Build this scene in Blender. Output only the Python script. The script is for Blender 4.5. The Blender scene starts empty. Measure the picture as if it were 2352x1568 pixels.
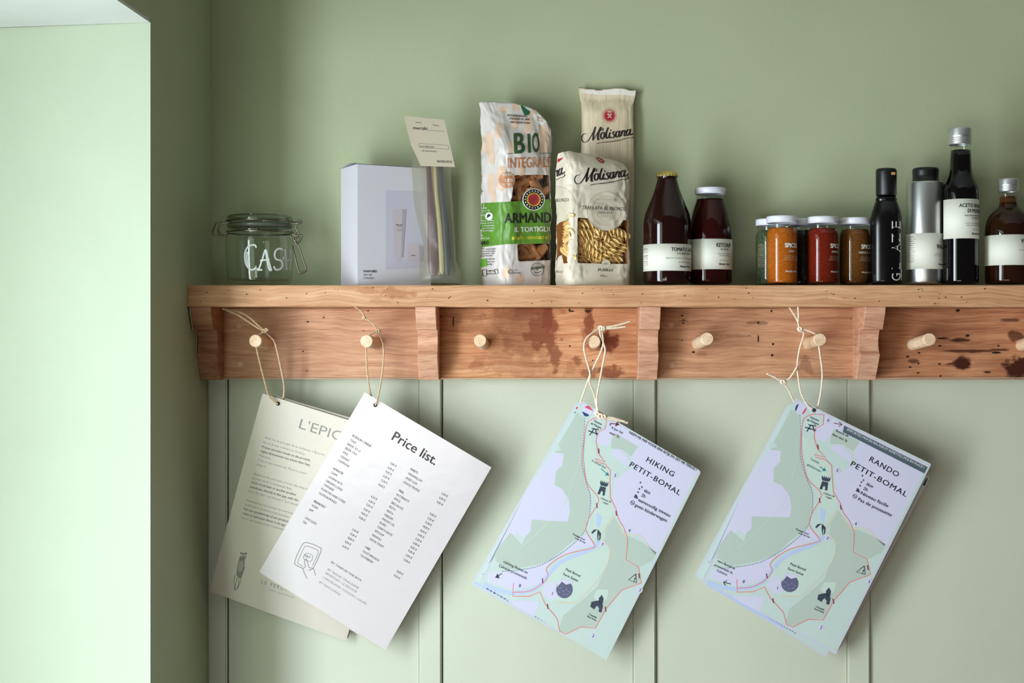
import bpy, bmesh, math, random
import numpy as np
from mathutils import Vector, noise, Matrix, Euler
from mathutils.bvhtree import BVHTree
from mathutils.geometry import tessellate_polygon
random.seed(7)
R = math.radians
SC = bpy.context.scene
COL = SC.collection
# ---------------------------------------------------------------- camera, light, exposure
F = 50/36*2352; CY = -2.13; CZ = 1.5; VX = 1235; VY = 784
cam = bpy.data.objects.new('camera', bpy.data.cameras.new('camera')); COL.objects.link(cam)
cam.location = (0, CY, CZ); cam.rotation_euler = (R(90), 0, 0)
cam.data.lens = 50; cam.data.sensor_width = 36; cam.data.shift_x = -59/2352; cam.data.clip_start = .01
SC.camera = cam
SC.view_settings.view_transform = 'Standard'; SC.view_settings.look = 'None'
SC.view_settings.gamma = 1; SC.view_settings.use_curve_mapping = False
SC.view_settings.exposure = -0.04
w = bpy.data.worlds.new('world'); SC.world = w; w.use_nodes = True
w.node_tree.nodes['Background'].inputs[0].default_value = (1, .93, .84, 1)
w.node_tree.nodes['Background'].inputs[1].default_value = .065
def area(name, loc, rot, sx, sy, power, col):
    l = bpy.data.lights.new(name, 'AREA'); l.shape = 'RECTANGLE'; l.size = sx; l.size_y = sy; l.energy = power; l.color = col
    o = bpy.data.objects.new(name, l); COL.objects.link(o); o.location = loc; o.rotation_euler = rot; return o
# daylight through the window in the left wall
area('window_daylight', (-1.00, -1.19, 1.18), (0, R(-90), 0), 1.44, .50, 48, (.80, .90, 1))
# added broad fill lamp, low, behind and left of the viewpoint
l2 = area('room_fill', (-1.5, -3.5, .50), (0, 0, 0), 2.6, .9, 46, (1, .97, .92))
l2.rotation_euler = (Vector((-1.5, -3.5, .50))-Vector((.2, 0, 1.4))).to_track_quat('Z', 'Y').to_euler()

# ---------------------------------------------------------------- helpers
def s_at(y): return F/(y-CY)
def W(px, py, y):
    d = (y-CY)/F
    return Vector(((px-VX)*d, y, CZ-(py-VY)*d))
def lin(c): return tuple(((v/255)/12.92 if v/255 <= .04045 else (((v/255)+.055)/1.055)**2.4) for v in c)
MATS = {}
def mat(name, col, rough=.5, metal=0, coat=0, bump=0, bscale=80, var=0, vscale=20, spec=.5, sub=0, stretch=None, emit=None, coatr=.1):
    if name in MATS: return MATS[name]
    m = bpy.data.materials.new(name); m.use_nodes = True; MATS[name] = m
    nt = m.node_tree; b = nt.nodes['Principled BSDF']; L = nt.links
    c = lin(col)+(1,)
    b.inputs['Base Color'].default_value = c; b.inputs['Roughness'].default_value = rough
    b.inputs['Metallic'].default_value = metal; b.inputs['Coat Weight'].default_value = coat
    b.inputs['Coat Roughness'].default_value = coatr
    b.inputs['Specular IOR Level'].default_value = spec
    if bump or var:
        tc = nt.nodes.new('ShaderNodeTexCoord'); mp = nt.nodes.new('ShaderNodeMapping'); L.new(tc.outputs['Object'], mp.inputs[0])
        if stretch: mp.inputs['Scale'].default_value = stretch
    if bump:
        n = nt.nodes.new('ShaderNodeTexNoise'); n.inputs['Scale'].default_value = bscale; n.inputs['Detail'].default_value = 3
        L.new(mp.outputs[0], n.inputs['Vector'])
        bp = nt.nodes.new('ShaderNodeBump'); bp.inputs['Strength'].default_value = bump; bp.inputs['Distance'].default_value = .002
        L.new(n.outputs[0], bp.inputs['Height']); L.new(bp.outputs[0], b.inputs['Normal']); L.new(bp.outputs[0], b.inputs['Coat Normal'])
    if var:
        n = nt.nodes.new('ShaderNodeTexNoise'); n.inputs['Scale'].default_value = vscale; n.inputs['Detail'].default_value = 4
        L.new(mp.outputs[0], n.inputs['Vector'])
        r = nt.nodes.new('ShaderNodeValToRGB'); r.color_ramp.elements[0].position = .3; r.color_ramp.elements[1].position = .7
        r.color_ramp.elements[0].color = tuple(max(0, v*(1-var)) for v in c[:3])+(1,)
        r.color_ramp.elements[1].color = tuple(min(1, v*(1+var)) for v in c[:3])+(1,)
        L.new(n.outputs[0], r.inputs[0]); L.new(r.outputs[0], b.inputs['Base Color'])
    return m
def clear(name, tint=(255, 255, 255), haze=0, hazecol=(255, 255, 255), rough=.03, refl=1.0, bump=0, base=.04):
    """thin clear sheet: see-through with a fresnel reflection, optionally milky"""
    if name in MATS: return MATS[name]
    m = bpy.data.materials.new(name); m.use_nodes = True; MATS[name] = m
    nt = m.node_tree; L = nt.links; nt.nodes.clear()
    out = nt.nodes.new('ShaderNodeOutputMaterial')
    tr = nt.nodes.new('ShaderNodeBsdfTransparent'); tr.inputs[0].default_value = lin(tint)+(1,)
    gl = nt.nodes.new('ShaderNodeBsdfGlossy'); gl.inputs['Roughness'].default_value = rough
    lw = nt.nodes.new('ShaderNodeFresnel'); geo = nt.nodes.new('ShaderNodeNewGeometry'); mi = nt.nodes.new('ShaderNodeMapRange'); mi.inputs[3].default_value = 1.5; mi.inputs[4].default_value = 1/1.5
    L.new(geo.outputs['Backfacing'], mi.inputs[0]); L.new(mi.outputs[0], lw.inputs[0])
    mu = nt.nodes.new('ShaderNodeMath'); mu.operation = 'MULTIPLY'; mu.inputs[1].default_value = refl; L.new(lw.outputs[0], mu.inputs[0])
    first = tr
    if haze:
        df = nt.nodes.new('ShaderNodeBsdfDiffuse'); df.inputs[0].default_value = lin(hazecol)+(1,)
        tl = nt.nodes.new('ShaderNodeBsdfTranslucent'); tl.inputs[0].default_value = lin(hazecol)+(1,)
        ma = nt.nodes.new('ShaderNodeMixShader'); ma.inputs[0].default_value = .35; L.new(df.outputs[0], ma.inputs[1]); L.new(tl.outputs[0], ma.inputs[2])
        mh = nt.nodes.new('ShaderNodeMixShader'); mh.inputs[0].default_value = haze
        L.new(tr.outputs[0], mh.inputs[1]); L.new(ma.outputs[0], mh.inputs[2]); first = mh
    mx = nt.nodes.new('ShaderNodeMixShader'); L.new(mu.outputs[0], mx.inputs[0])
    L.new(first.outputs[0], mx.inputs[1]); L.new(gl.outputs[0], mx.inputs[2]); L.new(mx.outputs[0], out.inputs[0])
    if bump:
        n = nt.nodes.new('ShaderNodeTexNoise'); n.inputs['Scale'].default_value = 60
        tc = nt.nodes.new('ShaderNodeTexCoord'); L.new(tc.outputs['Object'], n.inputs['Vector'])
        bp = nt.nodes.new('ShaderNodeBump'); bp.inputs['Strength'].default_value = bump; bp.inputs['Distance'].default_value = .003
        L.new(n.outputs[0], bp.inputs['Height']); L.new(bp.outputs[0], gl.inputs['Normal']); L.new(bp.outputs[0], lw.inputs['Normal'])
    return m
def link(name, verts, faces, mats, parent=None, origin=(0, 0, 0), smooth=False, fm=None):
    """verts in world coordinates; the object's origin is put at `origin`"""
    me = bpy.data.meshes.new(name); o = Vector(origin)
    me.from_pydata([tuple(Vector(v)-o) for v in verts], [], faces)
    if not isinstance(mats, (list, tuple)): mats = [mats]
    for m in mats: me.materials.append(m)
    if fm: me.polygons.foreach_set('material_index', fm)
    if smooth: me.polygons.foreach_set('use_smooth', [True]*len(me.polygons))
    me.update()
    ob = bpy.data.objects.new(name, me); COL.objects.link(ob); ob.location = o
    if parent:
        ob.parent = parent; q = parent; t = Vector()
        while q: t += q.location; q = q.parent
        ob.location = o-t
    return ob
def tag(o, label, cat, group=None):
    o['label'] = label; o['category'] = cat
    if group: o['group'] = group
    return o
def empty(name, loc, label, cat, group=None):
    o = bpy.data.objects.new(name, None); COL.objects.link(o); o.location = loc; o.empty_display_size = .02
    return tag(o, label, cat, group)
def box(x0, x1, y0, y1, z0, z1):
    v = [(x, y, z) for z in (z0, z1) for y in (y0, y1) for x in (x0, x1)]
    return v, [(0, 2, 3, 1), (4, 5, 7, 6), (0, 1, 5, 4), (2, 6, 7, 3), (0, 4, 6, 2), (1, 3, 7, 5)]
def bevbox(name, x0, x1, y0, y1, z0, z1, m, parent=None, b=.001, origin=(0, 0, 0)):
    v, f = box(x0, x1, y0, y1, z0, z1)
    bm = bmesh.new(); vs = [bm.verts.new(p) for p in v]
    for q in f: bm.faces.new([vs[i] for i in q])
    bmesh.ops.bevel(bm, geom=list(bm.edges), offset=b, segments=2, affect='EDGES')
    V = [p.co.copy() for p in bm.verts]; bm.verts.index_update(); Fc = [[p.index for p in q.verts] for q in bm.faces]; bm.free()
    return link(name, V, Fc, m, parent, origin)
def lathe(prof, cx, cy, n=64, ey=1.0, a0=0.0):
    """prof: list (r, z) from bottom to top. closed at both ends when r=0"""
    V = []; Fc = []; k = len(prof)
    for (r, z) in prof:
        for i in range(n):
            a = 2*math.pi*i/n+a0; V.append((cx+r*math.cos(a), cy+r*ey*math.sin(a), z))
    for j in range(k-1):
        for i in range(n):
            i2 = (i+1) % n; Fc.append((j*n+i, j*n+i2, (j+1)*n+i2, (j+1)*n+i))
    return V, Fc
def smoothprof(pts, k=6):
    P = [pts[0]]+list(pts)+[pts[-1]]; out = []
    for i in range(1, len(P)-2):
        p0, p1, p2, p3 = P[i-1:i+3]
        for j in range(k):
            t = j/k
            out.append(tuple(.5*((2*p1[d])+(-p0[d]+p2[d])*t+(2*p0[d]-5*p1[d]+4*p2[d]-p3[d])*t*t+(-p0[d]+3*p1[d]-3*p2[d]+p3[d])*t**3) for d in range(len(p1))))
    out.append(tuple(pts[-1])); return out
def tube(pts, r, n=8, closed=False, rfun=None):
    pts = [Vector(p) for p in pts]; V = []; Fc = []; m = len(pts); up = Vector((.13, .97, .21)).normalized()
    pn = None
    for i, p in enumerate(pts):
        if closed: t = pts[(i+1) % m]-pts[i-1]
        else: t = pts[min(i+1, m-1)]-pts[max(i-1, 0)]
        t.normalize()
        if pn is None: pn = up-t*up.dot(t)
        else: pn = pn-t*pn.dot(t)
        if pn.length < 1e-5: pn = t.orthogonal()
        pn.normalize(); q = t.cross(pn); rr = rfun(i/(m-1)) if rfun else r
        for j in range(n):
            a = 2*math.pi*j/n; V.append(p+(pn*math.cos(a)+q*math.sin(a))*rr)
    for i in range(m if closed else m-1):
        for j in range(n):
            j2 = (j+1) % n; i2 = (i+1) % m
            Fc.append((i*n+j, i*n+j2, i2*n+j2, i2*n+j))
    if not closed: Fc.append(tuple(range(n-1, -1, -1))); Fc.append(tuple((m-1)*n+j for j in range(n)))
    return V, Fc
def merge(parts):
    V = []; Fc = []
    for v, f in parts:
        k = len(V); V += list(v); Fc += [tuple(i+k for i in q) for q in f]
    return V, Fc
def crop(ox, oy, s): return lambda p: (ox+p[0]/s, oy+p[1]/s)
# ---- flat print laid on a surface -------------------------------------------------
TCACHE = {}
def text2d(s, bold=0, shear=0, spacing=1, res=3):
    k = (s, bold, shear, spacing, res)
    if k not in TCACHE:
        cu = bpy.data.curves.new('t', 'FONT'); cu.body = s; cu.size = 1; cu.shear = shear
        cu.space_character = spacing; cu.resolution_u = res; cu.fill_mode = 'FRONT'
        ob = bpy.data.objects.new('t', cu)
        me = bpy.data.meshes.new_from_object(ob)
        V = [(v.co.x, v.co.y) for v in me.vertices]; Fc = [tuple(p.vertices) for p in me.polygons]
        bpy.data.objects.remove(ob); bpy.data.meshes.remove(me); bpy.data.curves.remove(cu)
        if bold > .004:
            V0, F0 = V, Fc; b = bold; P_ = [([(x+dx, y+dy) for x, y in V0], F0) for dx, dy in ((-b, 0), (0, b*.5), (b, 0), (0, -b*.5))]
            V, Fc = merge(P_)
        TCACHE[k] = (V, Fc)
    return TCACHE[k]
class Print:
    def __init__(s, proj, xf=None, cell=None): s.proj = proj; s.xf = xf; s.g = {}; s.cell = cell
    def add(s, part, V, Fc, m, layer):
        if s.cell:
            xs = [p[0] for p in V]; ys = [p[1] for p in V]
            if max(xs)-min(xs) > s.cell or max(ys)-min(ys) > s.cell:
                bm = bmesh.new(); vs = [bm.verts.new((p[0], p[1], 0)) for p in V]
                for f in Fc:
                    try: bm.faces.new([vs[i] for i in f])
                    except ValueError: pass
                for ax, lo, hi in ((0, min(xs), max(xs)), (1, min(ys), max(ys))):
                    c = lo+s.cell
                    while c < hi:
                        bmesh.ops.bisect_plane(bm, geom=bm.verts[:]+bm.edges[:]+bm.faces[:], plane_co=(c, 0, 0) if ax == 0 else (0, c, 0), plane_no=(1, 0, 0) if ax == 0 else (0, 1, 0)); c += s.cell
                bm.verts.index_update(); V = [(v.co.x, v.co.y) for v in bm.verts]; Fc = [tuple(v.index for v in f.verts) for f in bm.faces]; bm.free()
        g = s.g.setdefault(part, ([], [], [], []))
        if m not in g[3]: g[3].append(m)
        mi = g[3].index(m); k = len(g[0])
        pv = []
        for p in V:
            q = s.xf(p) if s.xf else p
            pv.append(s.proj(q[0], q[1], layer))
        g[0].extend([p if p is not None else Vector() for p in pv])
        for f in Fc:
            if all(pv[i] is not None for i in f): g[1].append(tuple(i+k for i in f)); g[2].append(mi)
    def poly(s, pts, m, layer=1, part='print', cell=None, k=0):
        if k: pts = smoothprof(list(pts)+[pts[0]], k)[:-1]
        P = [Vector((p[0], p[1], 0)) for p in pts]; T = tessellate_polygon([P])
        if cell:
            bm = bmesh.new(); vs = [bm.verts.new(p) for p in P]
            for t in T:
                try: bm.faces.new([vs[i] for i in t])
                except ValueError: pass
            xs = [p.x for p in P]; ys = [p.y for p in P]
            for ax, lo, hi in ((0, min(xs), max(xs)), (1, min(ys), max(ys))):
                c = lo+cell
                while c < hi:
                    co = Vector((c, 0, 0)) if ax == 0 else Vector((0, c, 0)); no = Vector((1, 0, 0)) if ax == 0 else Vector((0, 1, 0))
                    bmesh.ops.bisect_plane(bm, geom=bm.verts[:]+bm.edges[:]+bm.faces[:], plane_co=co, plane_no=no); c += cell
            bm.verts.index_update()
            V = [tuple(v.co) for v in bm.verts]; Fc = [tuple(v.index for v in f.verts) for f in bm.faces]; bm.free()
            s.add(part, V, Fc, m, layer)
        else: s.add(part, [tuple(p) for p in P], [tuple(t) for t in T], m, layer)
    def line(s, pts, wd, m, layer=2, part='print', k=0, closed=False, dash=None, pen=None):
        pts = list(pts)
        if closed: pts.append(pts[0])
        if k: pts = smoothprof(pts, k)
        if dash:
            acc = 0; seg = [pts[0]]; on = True; L = dash[0]
            for a, b in zip(pts, pts[1:]):
                d = math.dist(a, b); t0 = 0
                while acc+(d-t0) >= L:
                    t0 += L-acc; acc = 0; q = (a[0]+(b[0]-a[0])*t0/d, a[1]+(b[1]-a[1])*t0/d)
                    if on: s.line(seg+[q], wd, m, layer, part)
                    on = not on; seg = [q]; L = dash[0] if on else dash[1]
                acc += d-t0; seg.append(b)
            return
        V = []; Fc = []; n = len(pts)
        for i, p in enumerate(pts):
            a = pts[max(i-1, 0)]; b = pts[min(i+1, n-1)]; dx, dy = b[0]-a[0], b[1]-a[1]; l = math.hypot(dx, dy) or 1
            w2 = wd/2
            if pen: w2 = wd/2*(pen+(1-pen)*abs(dy/l))*(1 if 0 < i < n-1 else .5)
            V += [(p[0]-dy/l*w2, p[1]+dx/l*w2), (p[0]+dy/l*w2, p[1]-dx/l*w2)]
            if i: Fc.append((2*i-2, 2*i-1, 2*i+1, 2*i))
        s.add(part, V, Fc, m, layer)
    def disc(s, x, y, r, m, layer=2, part='print', n=24, r0=0):
        if r0:
            V = []; Fc = []
            for i in range(n):
                a = 2*math.pi*i/n; V += [(x+r*math.cos(a), y+r*math.sin(a)), (x+r0*math.cos(a), y+r0*math.sin(a))]
                j = (i+1) % n; Fc.append((2*i, 2*i+1, 2*j+1, 2*j))
            s.add(part, V, Fc, m, layer)
        else: s.add(part, [(x+r*math.cos(2*math.pi*i/n), y+r*math.sin(2*math.pi*i/n)) for i in range(n)], [tuple(range(n))], m, layer)
    def text(s, x, y, t, size, m, ang=0, layer=3, part='lettering', bold=0, sx=1, align='L', shear=0, spacing=1, width=None, sk=0):
        """anchor = baseline start, y down, ang clockwise. width: stretch the line to this length"""
        V, Fc = text2d(t, bold, shear, spacing, 4 if size > 14 else 2)
        if not V: return
        x0 = min(v[0] for v in V); x1 = max(v[0] for v in V)
        if width: sx = width/((x1-x0)*size)
        off = {'L': 0, 'C': (x0+x1)/2, 'R': x1}[align]
        c, n = math.cos(R(ang)), math.sin(R(ang)); c2, n2 = math.cos(R(ang+sk)), math.sin(R(ang+sk))
        Q = []
        for (a, b) in V:
            u = (a-off)*size*sx; v = -b*size
            Q.append((x+u*c-v*n2, y+u*n+v*c2))
        s.add(part, Q, Fc, m, layer)
    def build(s, parent, origin=None):
        org = origin
        if org is None:
            org = Vector(); q = parent
            while q: org += q.location; q = q.parent
        for part in sorted(s.g, key=lambda k: k != 'paper'):
            V, Fc, fm, ms = s.g[part]
            name = part.split('#')[0]
            o = link(name, V, Fc, ms, parent, org, fm=fm, smooth=bool(s.cell))
            if name in ('lettering', 'print', 'tan_shape', 'medallion', 'map', 'route', 'number_badge', 'ruled_line', 'pictogram', 'round_badge', 'staple'): o['kind'] = 'stuff'   # flat print, too fine to pick apart
            if part == 'paper': parent = o
def plane_proj(A, B, eps=.00006):
    """surface y = A + B*z ; layers are stacked towards the camera"""
    def f(px, py, layer):
        dx, dz = (px-VX)/F, (VY-py)/F
        t = (-CY+A+CZ*B)/(1-B*dz)-layer*eps
        return Vector((t*dx, CY+t, CZ+t*dz))
    return f
def bvh_proj(V, Fc, eps=.00025):
    bv = BVHTree.FromPolygons([Vector(v) for v in V], [tuple(f) for f in Fc])
    o = Vector((0, CY, CZ))
    def f(px, py, layer):
        d = Vector(((px-VX)/F, 1, (VY-py)/F)).normalized()
        h = bv.ray_cast(o, d)
        if h[0] is None: return None
        n = h[1]
        if n.dot(d) > 0: n = -n
        return h[0]+n*eps*layer
    return f
class CylPrint(Print):
    """x = arc length in mm from the direction th0 (degrees right of the camera side), y = mm downward from z0"""
    def __init__(s, cx, cy, r, z0, th0, eps=.0002):
        def pr(x, y, layer):
            a = R(th0)+x/1000/r; rr = r+eps*layer
            return Vector((cx+rr*math.sin(a), cy-rr*math.cos(a), z0-y/1000))
        super().__init__(pr)
def band(cx, cy, r, z0, z1, a0, a1, n=48):
    V = []; Fc = []
    for i in range(n+1):
        a = R(a0+(a1-a0)*i/n)
        for rr, z in ((r, z0), (r, z1), (r-.0004, z1), (r-.0004, z0)): V.append((cx+rr*math.sin(a), cy-rr*math.cos(a), z))
        if i: 
            for k in range(4): Fc.append((4*i-4+k, 4*i+k, 4*i+(k+1) % 4, 4*i-4+(k+1) % 4))
    return V, Fc

# ---------------------------------------------------------------- materials
PAINT = mat('sage_paint', (170, 177, 143), .5, bump=.08, bscale=350, var=.03, vscale=6, spec=.35)
PAINT2 = mat('sage_paint_lit_panels', (198, 202, 182), .42, bump=.06, bscale=300, var=.03, vscale=5, spec=.45)  # panel sage lightened in colour for the stronger light below the shelf
WHITEP = mat('white_ceiling_paint', (215, 218, 212), .7, var=.03)
FLOORM = mat('floor_oak', (120, 95, 70), .5, var=.2, vscale=5, stretch=(1, 12, 1))
def wood(name, c_lo, c_hi, seed=0., stainc=(92, 38, 18), sc=(7, 40, 110), rough=.55, streak=.5):
    m = bpy.data.materials.new(name); m.use_nodes = True; nt = m.node_tree; L = nt.links; b = nt.nodes['Principled BSDF']
    tc = nt.nodes.new('ShaderNodeTexCoord'); mp = nt.nodes.new('ShaderNodeMapping'); L.new(tc.outputs['Object'], mp.inputs[0])
    mp.inputs['Location'].default_value = (seed, seed*1.7, seed*.6)
    # slow wander of the grain
    nw = nt.nodes.new('ShaderNodeTexNoise'); nw.inputs['Scale'].default_value = 9; L.new(mp.outputs[0], nw.inputs['Vector'])
    va = nt.nodes.new('ShaderNodeVectorMath'); va.operation = 'MULTIPLY_ADD'; va.inputs[1].default_value = (0, .0, .02)
    L.new(nw.outputs['Color'], va.inputs[0]); L.new(mp.outputs[0], va.inputs[2])
    ms = nt.nodes.new('ShaderNodeMapping'); ms.inputs['Scale'].default_value = sc; L.new(va.outputs[0], ms.inputs[0])
    g1 = nt.nodes.new('ShaderNodeTexNoise'); g1.inputs['Scale'].default_value = 1.2; g1.inputs['Detail'].default_value = 5; g1.inputs['Roughness'].default_value = .65
    L.new(ms.outputs[0], g1.inputs['Vector'])
    r = nt.nodes.new('ShaderNodeValToRGB'); e = r.color_ramp.elements
    e[0].position = .32; e[0].color = lin(c_lo)+(1,); e[1].position = .66; e[1].color = lin(c_hi)+(1,)
    L.new(g1.outputs[0], r.inputs[0])
    # thin dark pores
    mf = nt.nodes.new('ShaderNodeMapping'); mf.inputs['Scale'].default_value = (sc[0]*2.6, sc[1]*3, sc[2]*5.5); L.new(va.outputs[0], mf.inputs[0])
    g2 = nt.nodes.new('ShaderNodeTexNoise'); g2.inputs['Scale'].default_value = 1.5; g2.inputs['Detail'].default_value = 2; L.new(mf.outputs[0], g2.inputs['Vector'])
    r2 = nt.nodes.new('ShaderNodeValToRGB'); r2.color_ramp.elements[0].position = .33; r2.color_ramp.elements[1].position = .46
    k = 1-streak; r2.color_ramp.elements[0].color = (k, k*.85, k*.75, 1); r2.color_ramp.elements[1].color = (1, 1, 1, 1); L.new(g2.outputs[0], r2.inputs[0])
    mx = nt.nodes.new('ShaderNodeMix'); mx.data_type = 'RGBA'; mx.blend_type = 'MULTIPLY'; mx.inputs[0].default_value = 1
    L.new(r.outputs[0], mx.inputs[6]); L.new(r2.outputs[0], mx.inputs[7])
    # large patches of tone
    n3 = nt.nodes.new('ShaderNodeTexNoise'); n3.inputs['Scale'].default_value = 14; L.new(mp.outputs[0], n3.inputs['Vector'])
    r3 = nt.nodes.new('ShaderNodeValToRGB'); r3.color_ramp.elements[0].position = .35; r3.color_ramp.elements[1].position = .65
    r3.color_ramp.elements[0].color = (.86, .80, .76, 1); r3.color_ramp.elements[1].color = (1, 1, 1, 1); L.new(n3.outputs[0], r3.inputs[0])
    m3 = nt.nodes.new('ShaderNodeMix'); m3.data_type = 'RGBA'; m3.blend_type = 'MULTIPLY'; m3.inputs[0].default_value = 1
    L.new(mx.outputs[2], m3.inputs[6]); L.new(r3.outputs[0], m3.inputs[7])
    at = nt.nodes.new('ShaderNodeAttribute'); at.attribute_name = 'stain'
    m4 = nt.nodes.new('ShaderNodeMix'); m4.data_type = 'RGBA'; L.new(at.outputs['Fac'], m4.inputs[0]); L.new(m3.outputs[2], m4.inputs[6])
    m4.inputs[7].default_value = lin(stainc)+(1,)
    L.new(m4.outputs[2], b.inputs['Base Color'])
    b.inputs['Roughness'].default_value = rough; b.inputs['Specular IOR Level'].default_value = .3
    bp = nt.nodes.new('ShaderNodeBump'); bp.inputs['Strength'].default_value = .35; bp.inputs['Distance'].default_value = .0008
    L.new(g2.outputs[0], bp.inputs['Height']); L.new(bp.outputs[0], b.inputs['Normal'])
    MATS[name] = m; return m
INK = mat('black_ink', (28, 28, 30), .5)
GREYINK = mat('grey_ink', (96, 96, 98), .5)
PALEINK = mat('pale_grey_ink', (150, 150, 150), .5)
BLACKP = mat('black_plastic', (12, 12, 13), .4)
ALU = mat('brushed_aluminium', (205, 207, 205), .33, metal=1, bump=.02, bscale=200, stretch=(1, 1, .02))
SILVER = mat('silver_cap', (215, 217, 218), .42, metal=1)
STEEL = mat('steel_wire', (120, 112, 100), .28, metal=1)
GLASS = clear('clear_glass', (250, 252, 250), rough=.02)
LABELP = mat('cream_label_paper', (226, 226, 212), .6, bump=.05, bscale=500)
WHITECAP = mat('white_lacquer_lid', (222, 222, 232), .35, coat=.3)

# ---------------------------------------------------------------- the setting
XL = -.4925                       # corner with the left wall
def xw(y): return XL+.057*(y-.022)
wb = bpy.data.objects.new('wall_back', None); COL.objects.link(wb); wb.location = (0, .022, 0); wb['kind'] = 'structure'
v, f = box(XL-.12, 2.2, .022, .12, 0, 2.5); link('plaster', v, f, PAINT, wb, (0, .022, 0))
PITCH = .32115; BX = [-.4815+PITCH*i for i in range(9)]
BT = .026*.5*1.35
for i, bx in enumerate(BX):       # battens, proud of the panels, with a fine groove on the right
    x0 = max(bx-.0170, xw(0)); bevbox('batten', x0, bx+.0160, .0002, .0215, .02, 1.47, PAINT2, wb, .0020, (bx, .01, .7))
    x1 = BX[i+1]-.0172 if i+1 < len(BX) else bx+.3
    bevbox('panel', bx+.0174, x1, .0062, .0214, .02, 1.47, PAINT2, wb, .001, (bx, .01, .7))
fl = link('floor', *box(-1.2, 2.2, -3.2, .12, -.05, 0), FLOORM); fl['kind'] = 'structure'
ce = link('ceiling', *box(-1.2, 2.2, -1.6, .12, 2.5, 2.55), WHITEP); ce['kind'] = 'structure'
# left wall with the deep window recess
wl = bpy.data.objects.new('wall_left', None); COL.objects.link(wl); wl.location = (XL, 0, 0); wl['kind'] = 'structure'
YE = -.26; XE = xw(YE); ZS = 1.923; ZB = .42; YN = -1.50
def prism(plan, z0, z1):
    n = len(plan); V = [(x, y, z0) for x, y in plan]+[(x, y, z1) for x, y in plan]
    return V, [tuple(range(n-1, -1, -1)), tuple(range(n, 2*n))]+[(i, (i+1) % n, n+(i+1) % n, n+i) for i in range(n)]
YJ = -.160; XP = -1.08
V, Fc = prism([(xw(.03), .03), (XE-.03, .03), (XP, .03), (XP, YJ-.012), (XE-.004, YE-.0005), (XE, YE+.002)], 0, 2.5)
link('plaster', V, Fc, PAINT, wl, wl.location)
RVP = mat('reveal_cool_light', (172, 181, 158), .5, bump=.08, bscale=350, var=.03, vscale=6, spec=.35)  # cooler sage on an added jamb skin, imitating the cool window light
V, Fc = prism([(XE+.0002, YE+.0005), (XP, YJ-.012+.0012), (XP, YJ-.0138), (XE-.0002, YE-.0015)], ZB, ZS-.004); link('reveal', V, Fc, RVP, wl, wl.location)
V, Fc = prism([(XE+.0005, YE), (XP, YE), (XP, YN), (xw(YN), YN)], ZS+.001, 2.5); link('lintel', V, Fc, PAINT, wl, wl.location)
V, Fc = prism([(XE+.0005, YE), (XP, YE), (XP, YN), (xw(YN), YN)], 0, ZB); link('sill_wall', V, Fc, PAINT, wl, wl.location)
V, Fc = prism([(xw(YN), YN), (XP, YN), (XP, -1.52), (xw(-1.52), -1.52)], 0, 2.5); link('plaster', V, Fc, PAINT, wl, wl.location)
V, Fc = prism([(XE-.001, YE-.002), (XP, YJ-.02), (XP, YN), (xw(YN)-.002, YN)], ZS-.004, ZS+.001); link('soffit', V, Fc, WHITEP, wl, wl.location)
wi = bpy.data.objects.new('window_1', None); COL.objects.link(wi); wi.location = (XP, -.8, ZB); wi['kind'] = 'structure'
FR = mat('white_window_paint', (225, 226, 222), .4)
y0, y1 = YN+.01, YJ-.03
for nm, q in (('stile', (y0, y0+.05, ZB, ZS-.004)), ('stile', (y1-.05, y1, ZB, ZS-.004)), ('rail', (y0+.05, y1-.05, ZB, ZB+.06)), ('rail', (y0+.05, y1-.05, ZS-.06, ZS-.004)), ('mullion', ((y0+y1)/2-.025, (y0+y1)/2+.025, ZB+.06, ZS-.06))):
    bevbox(nm, XP-.045, XP+.005, *q, FR, wi, .003, wi.location)
for q in ((y0+.05, (y0+y1)/2-.025), ((y0+y1)/2+.025, y1-.05)):
    link('pane', *box(XP-.024, XP-.02, q[0], q[1], ZB+.06, ZS-.06), GLASS, wi, wi.location)
bevbox('sill_board', XP-.001, XE+.03, YN+.004, YE-.004, ZB, ZB+.025, FR, wi, .004, wi.location)

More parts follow.
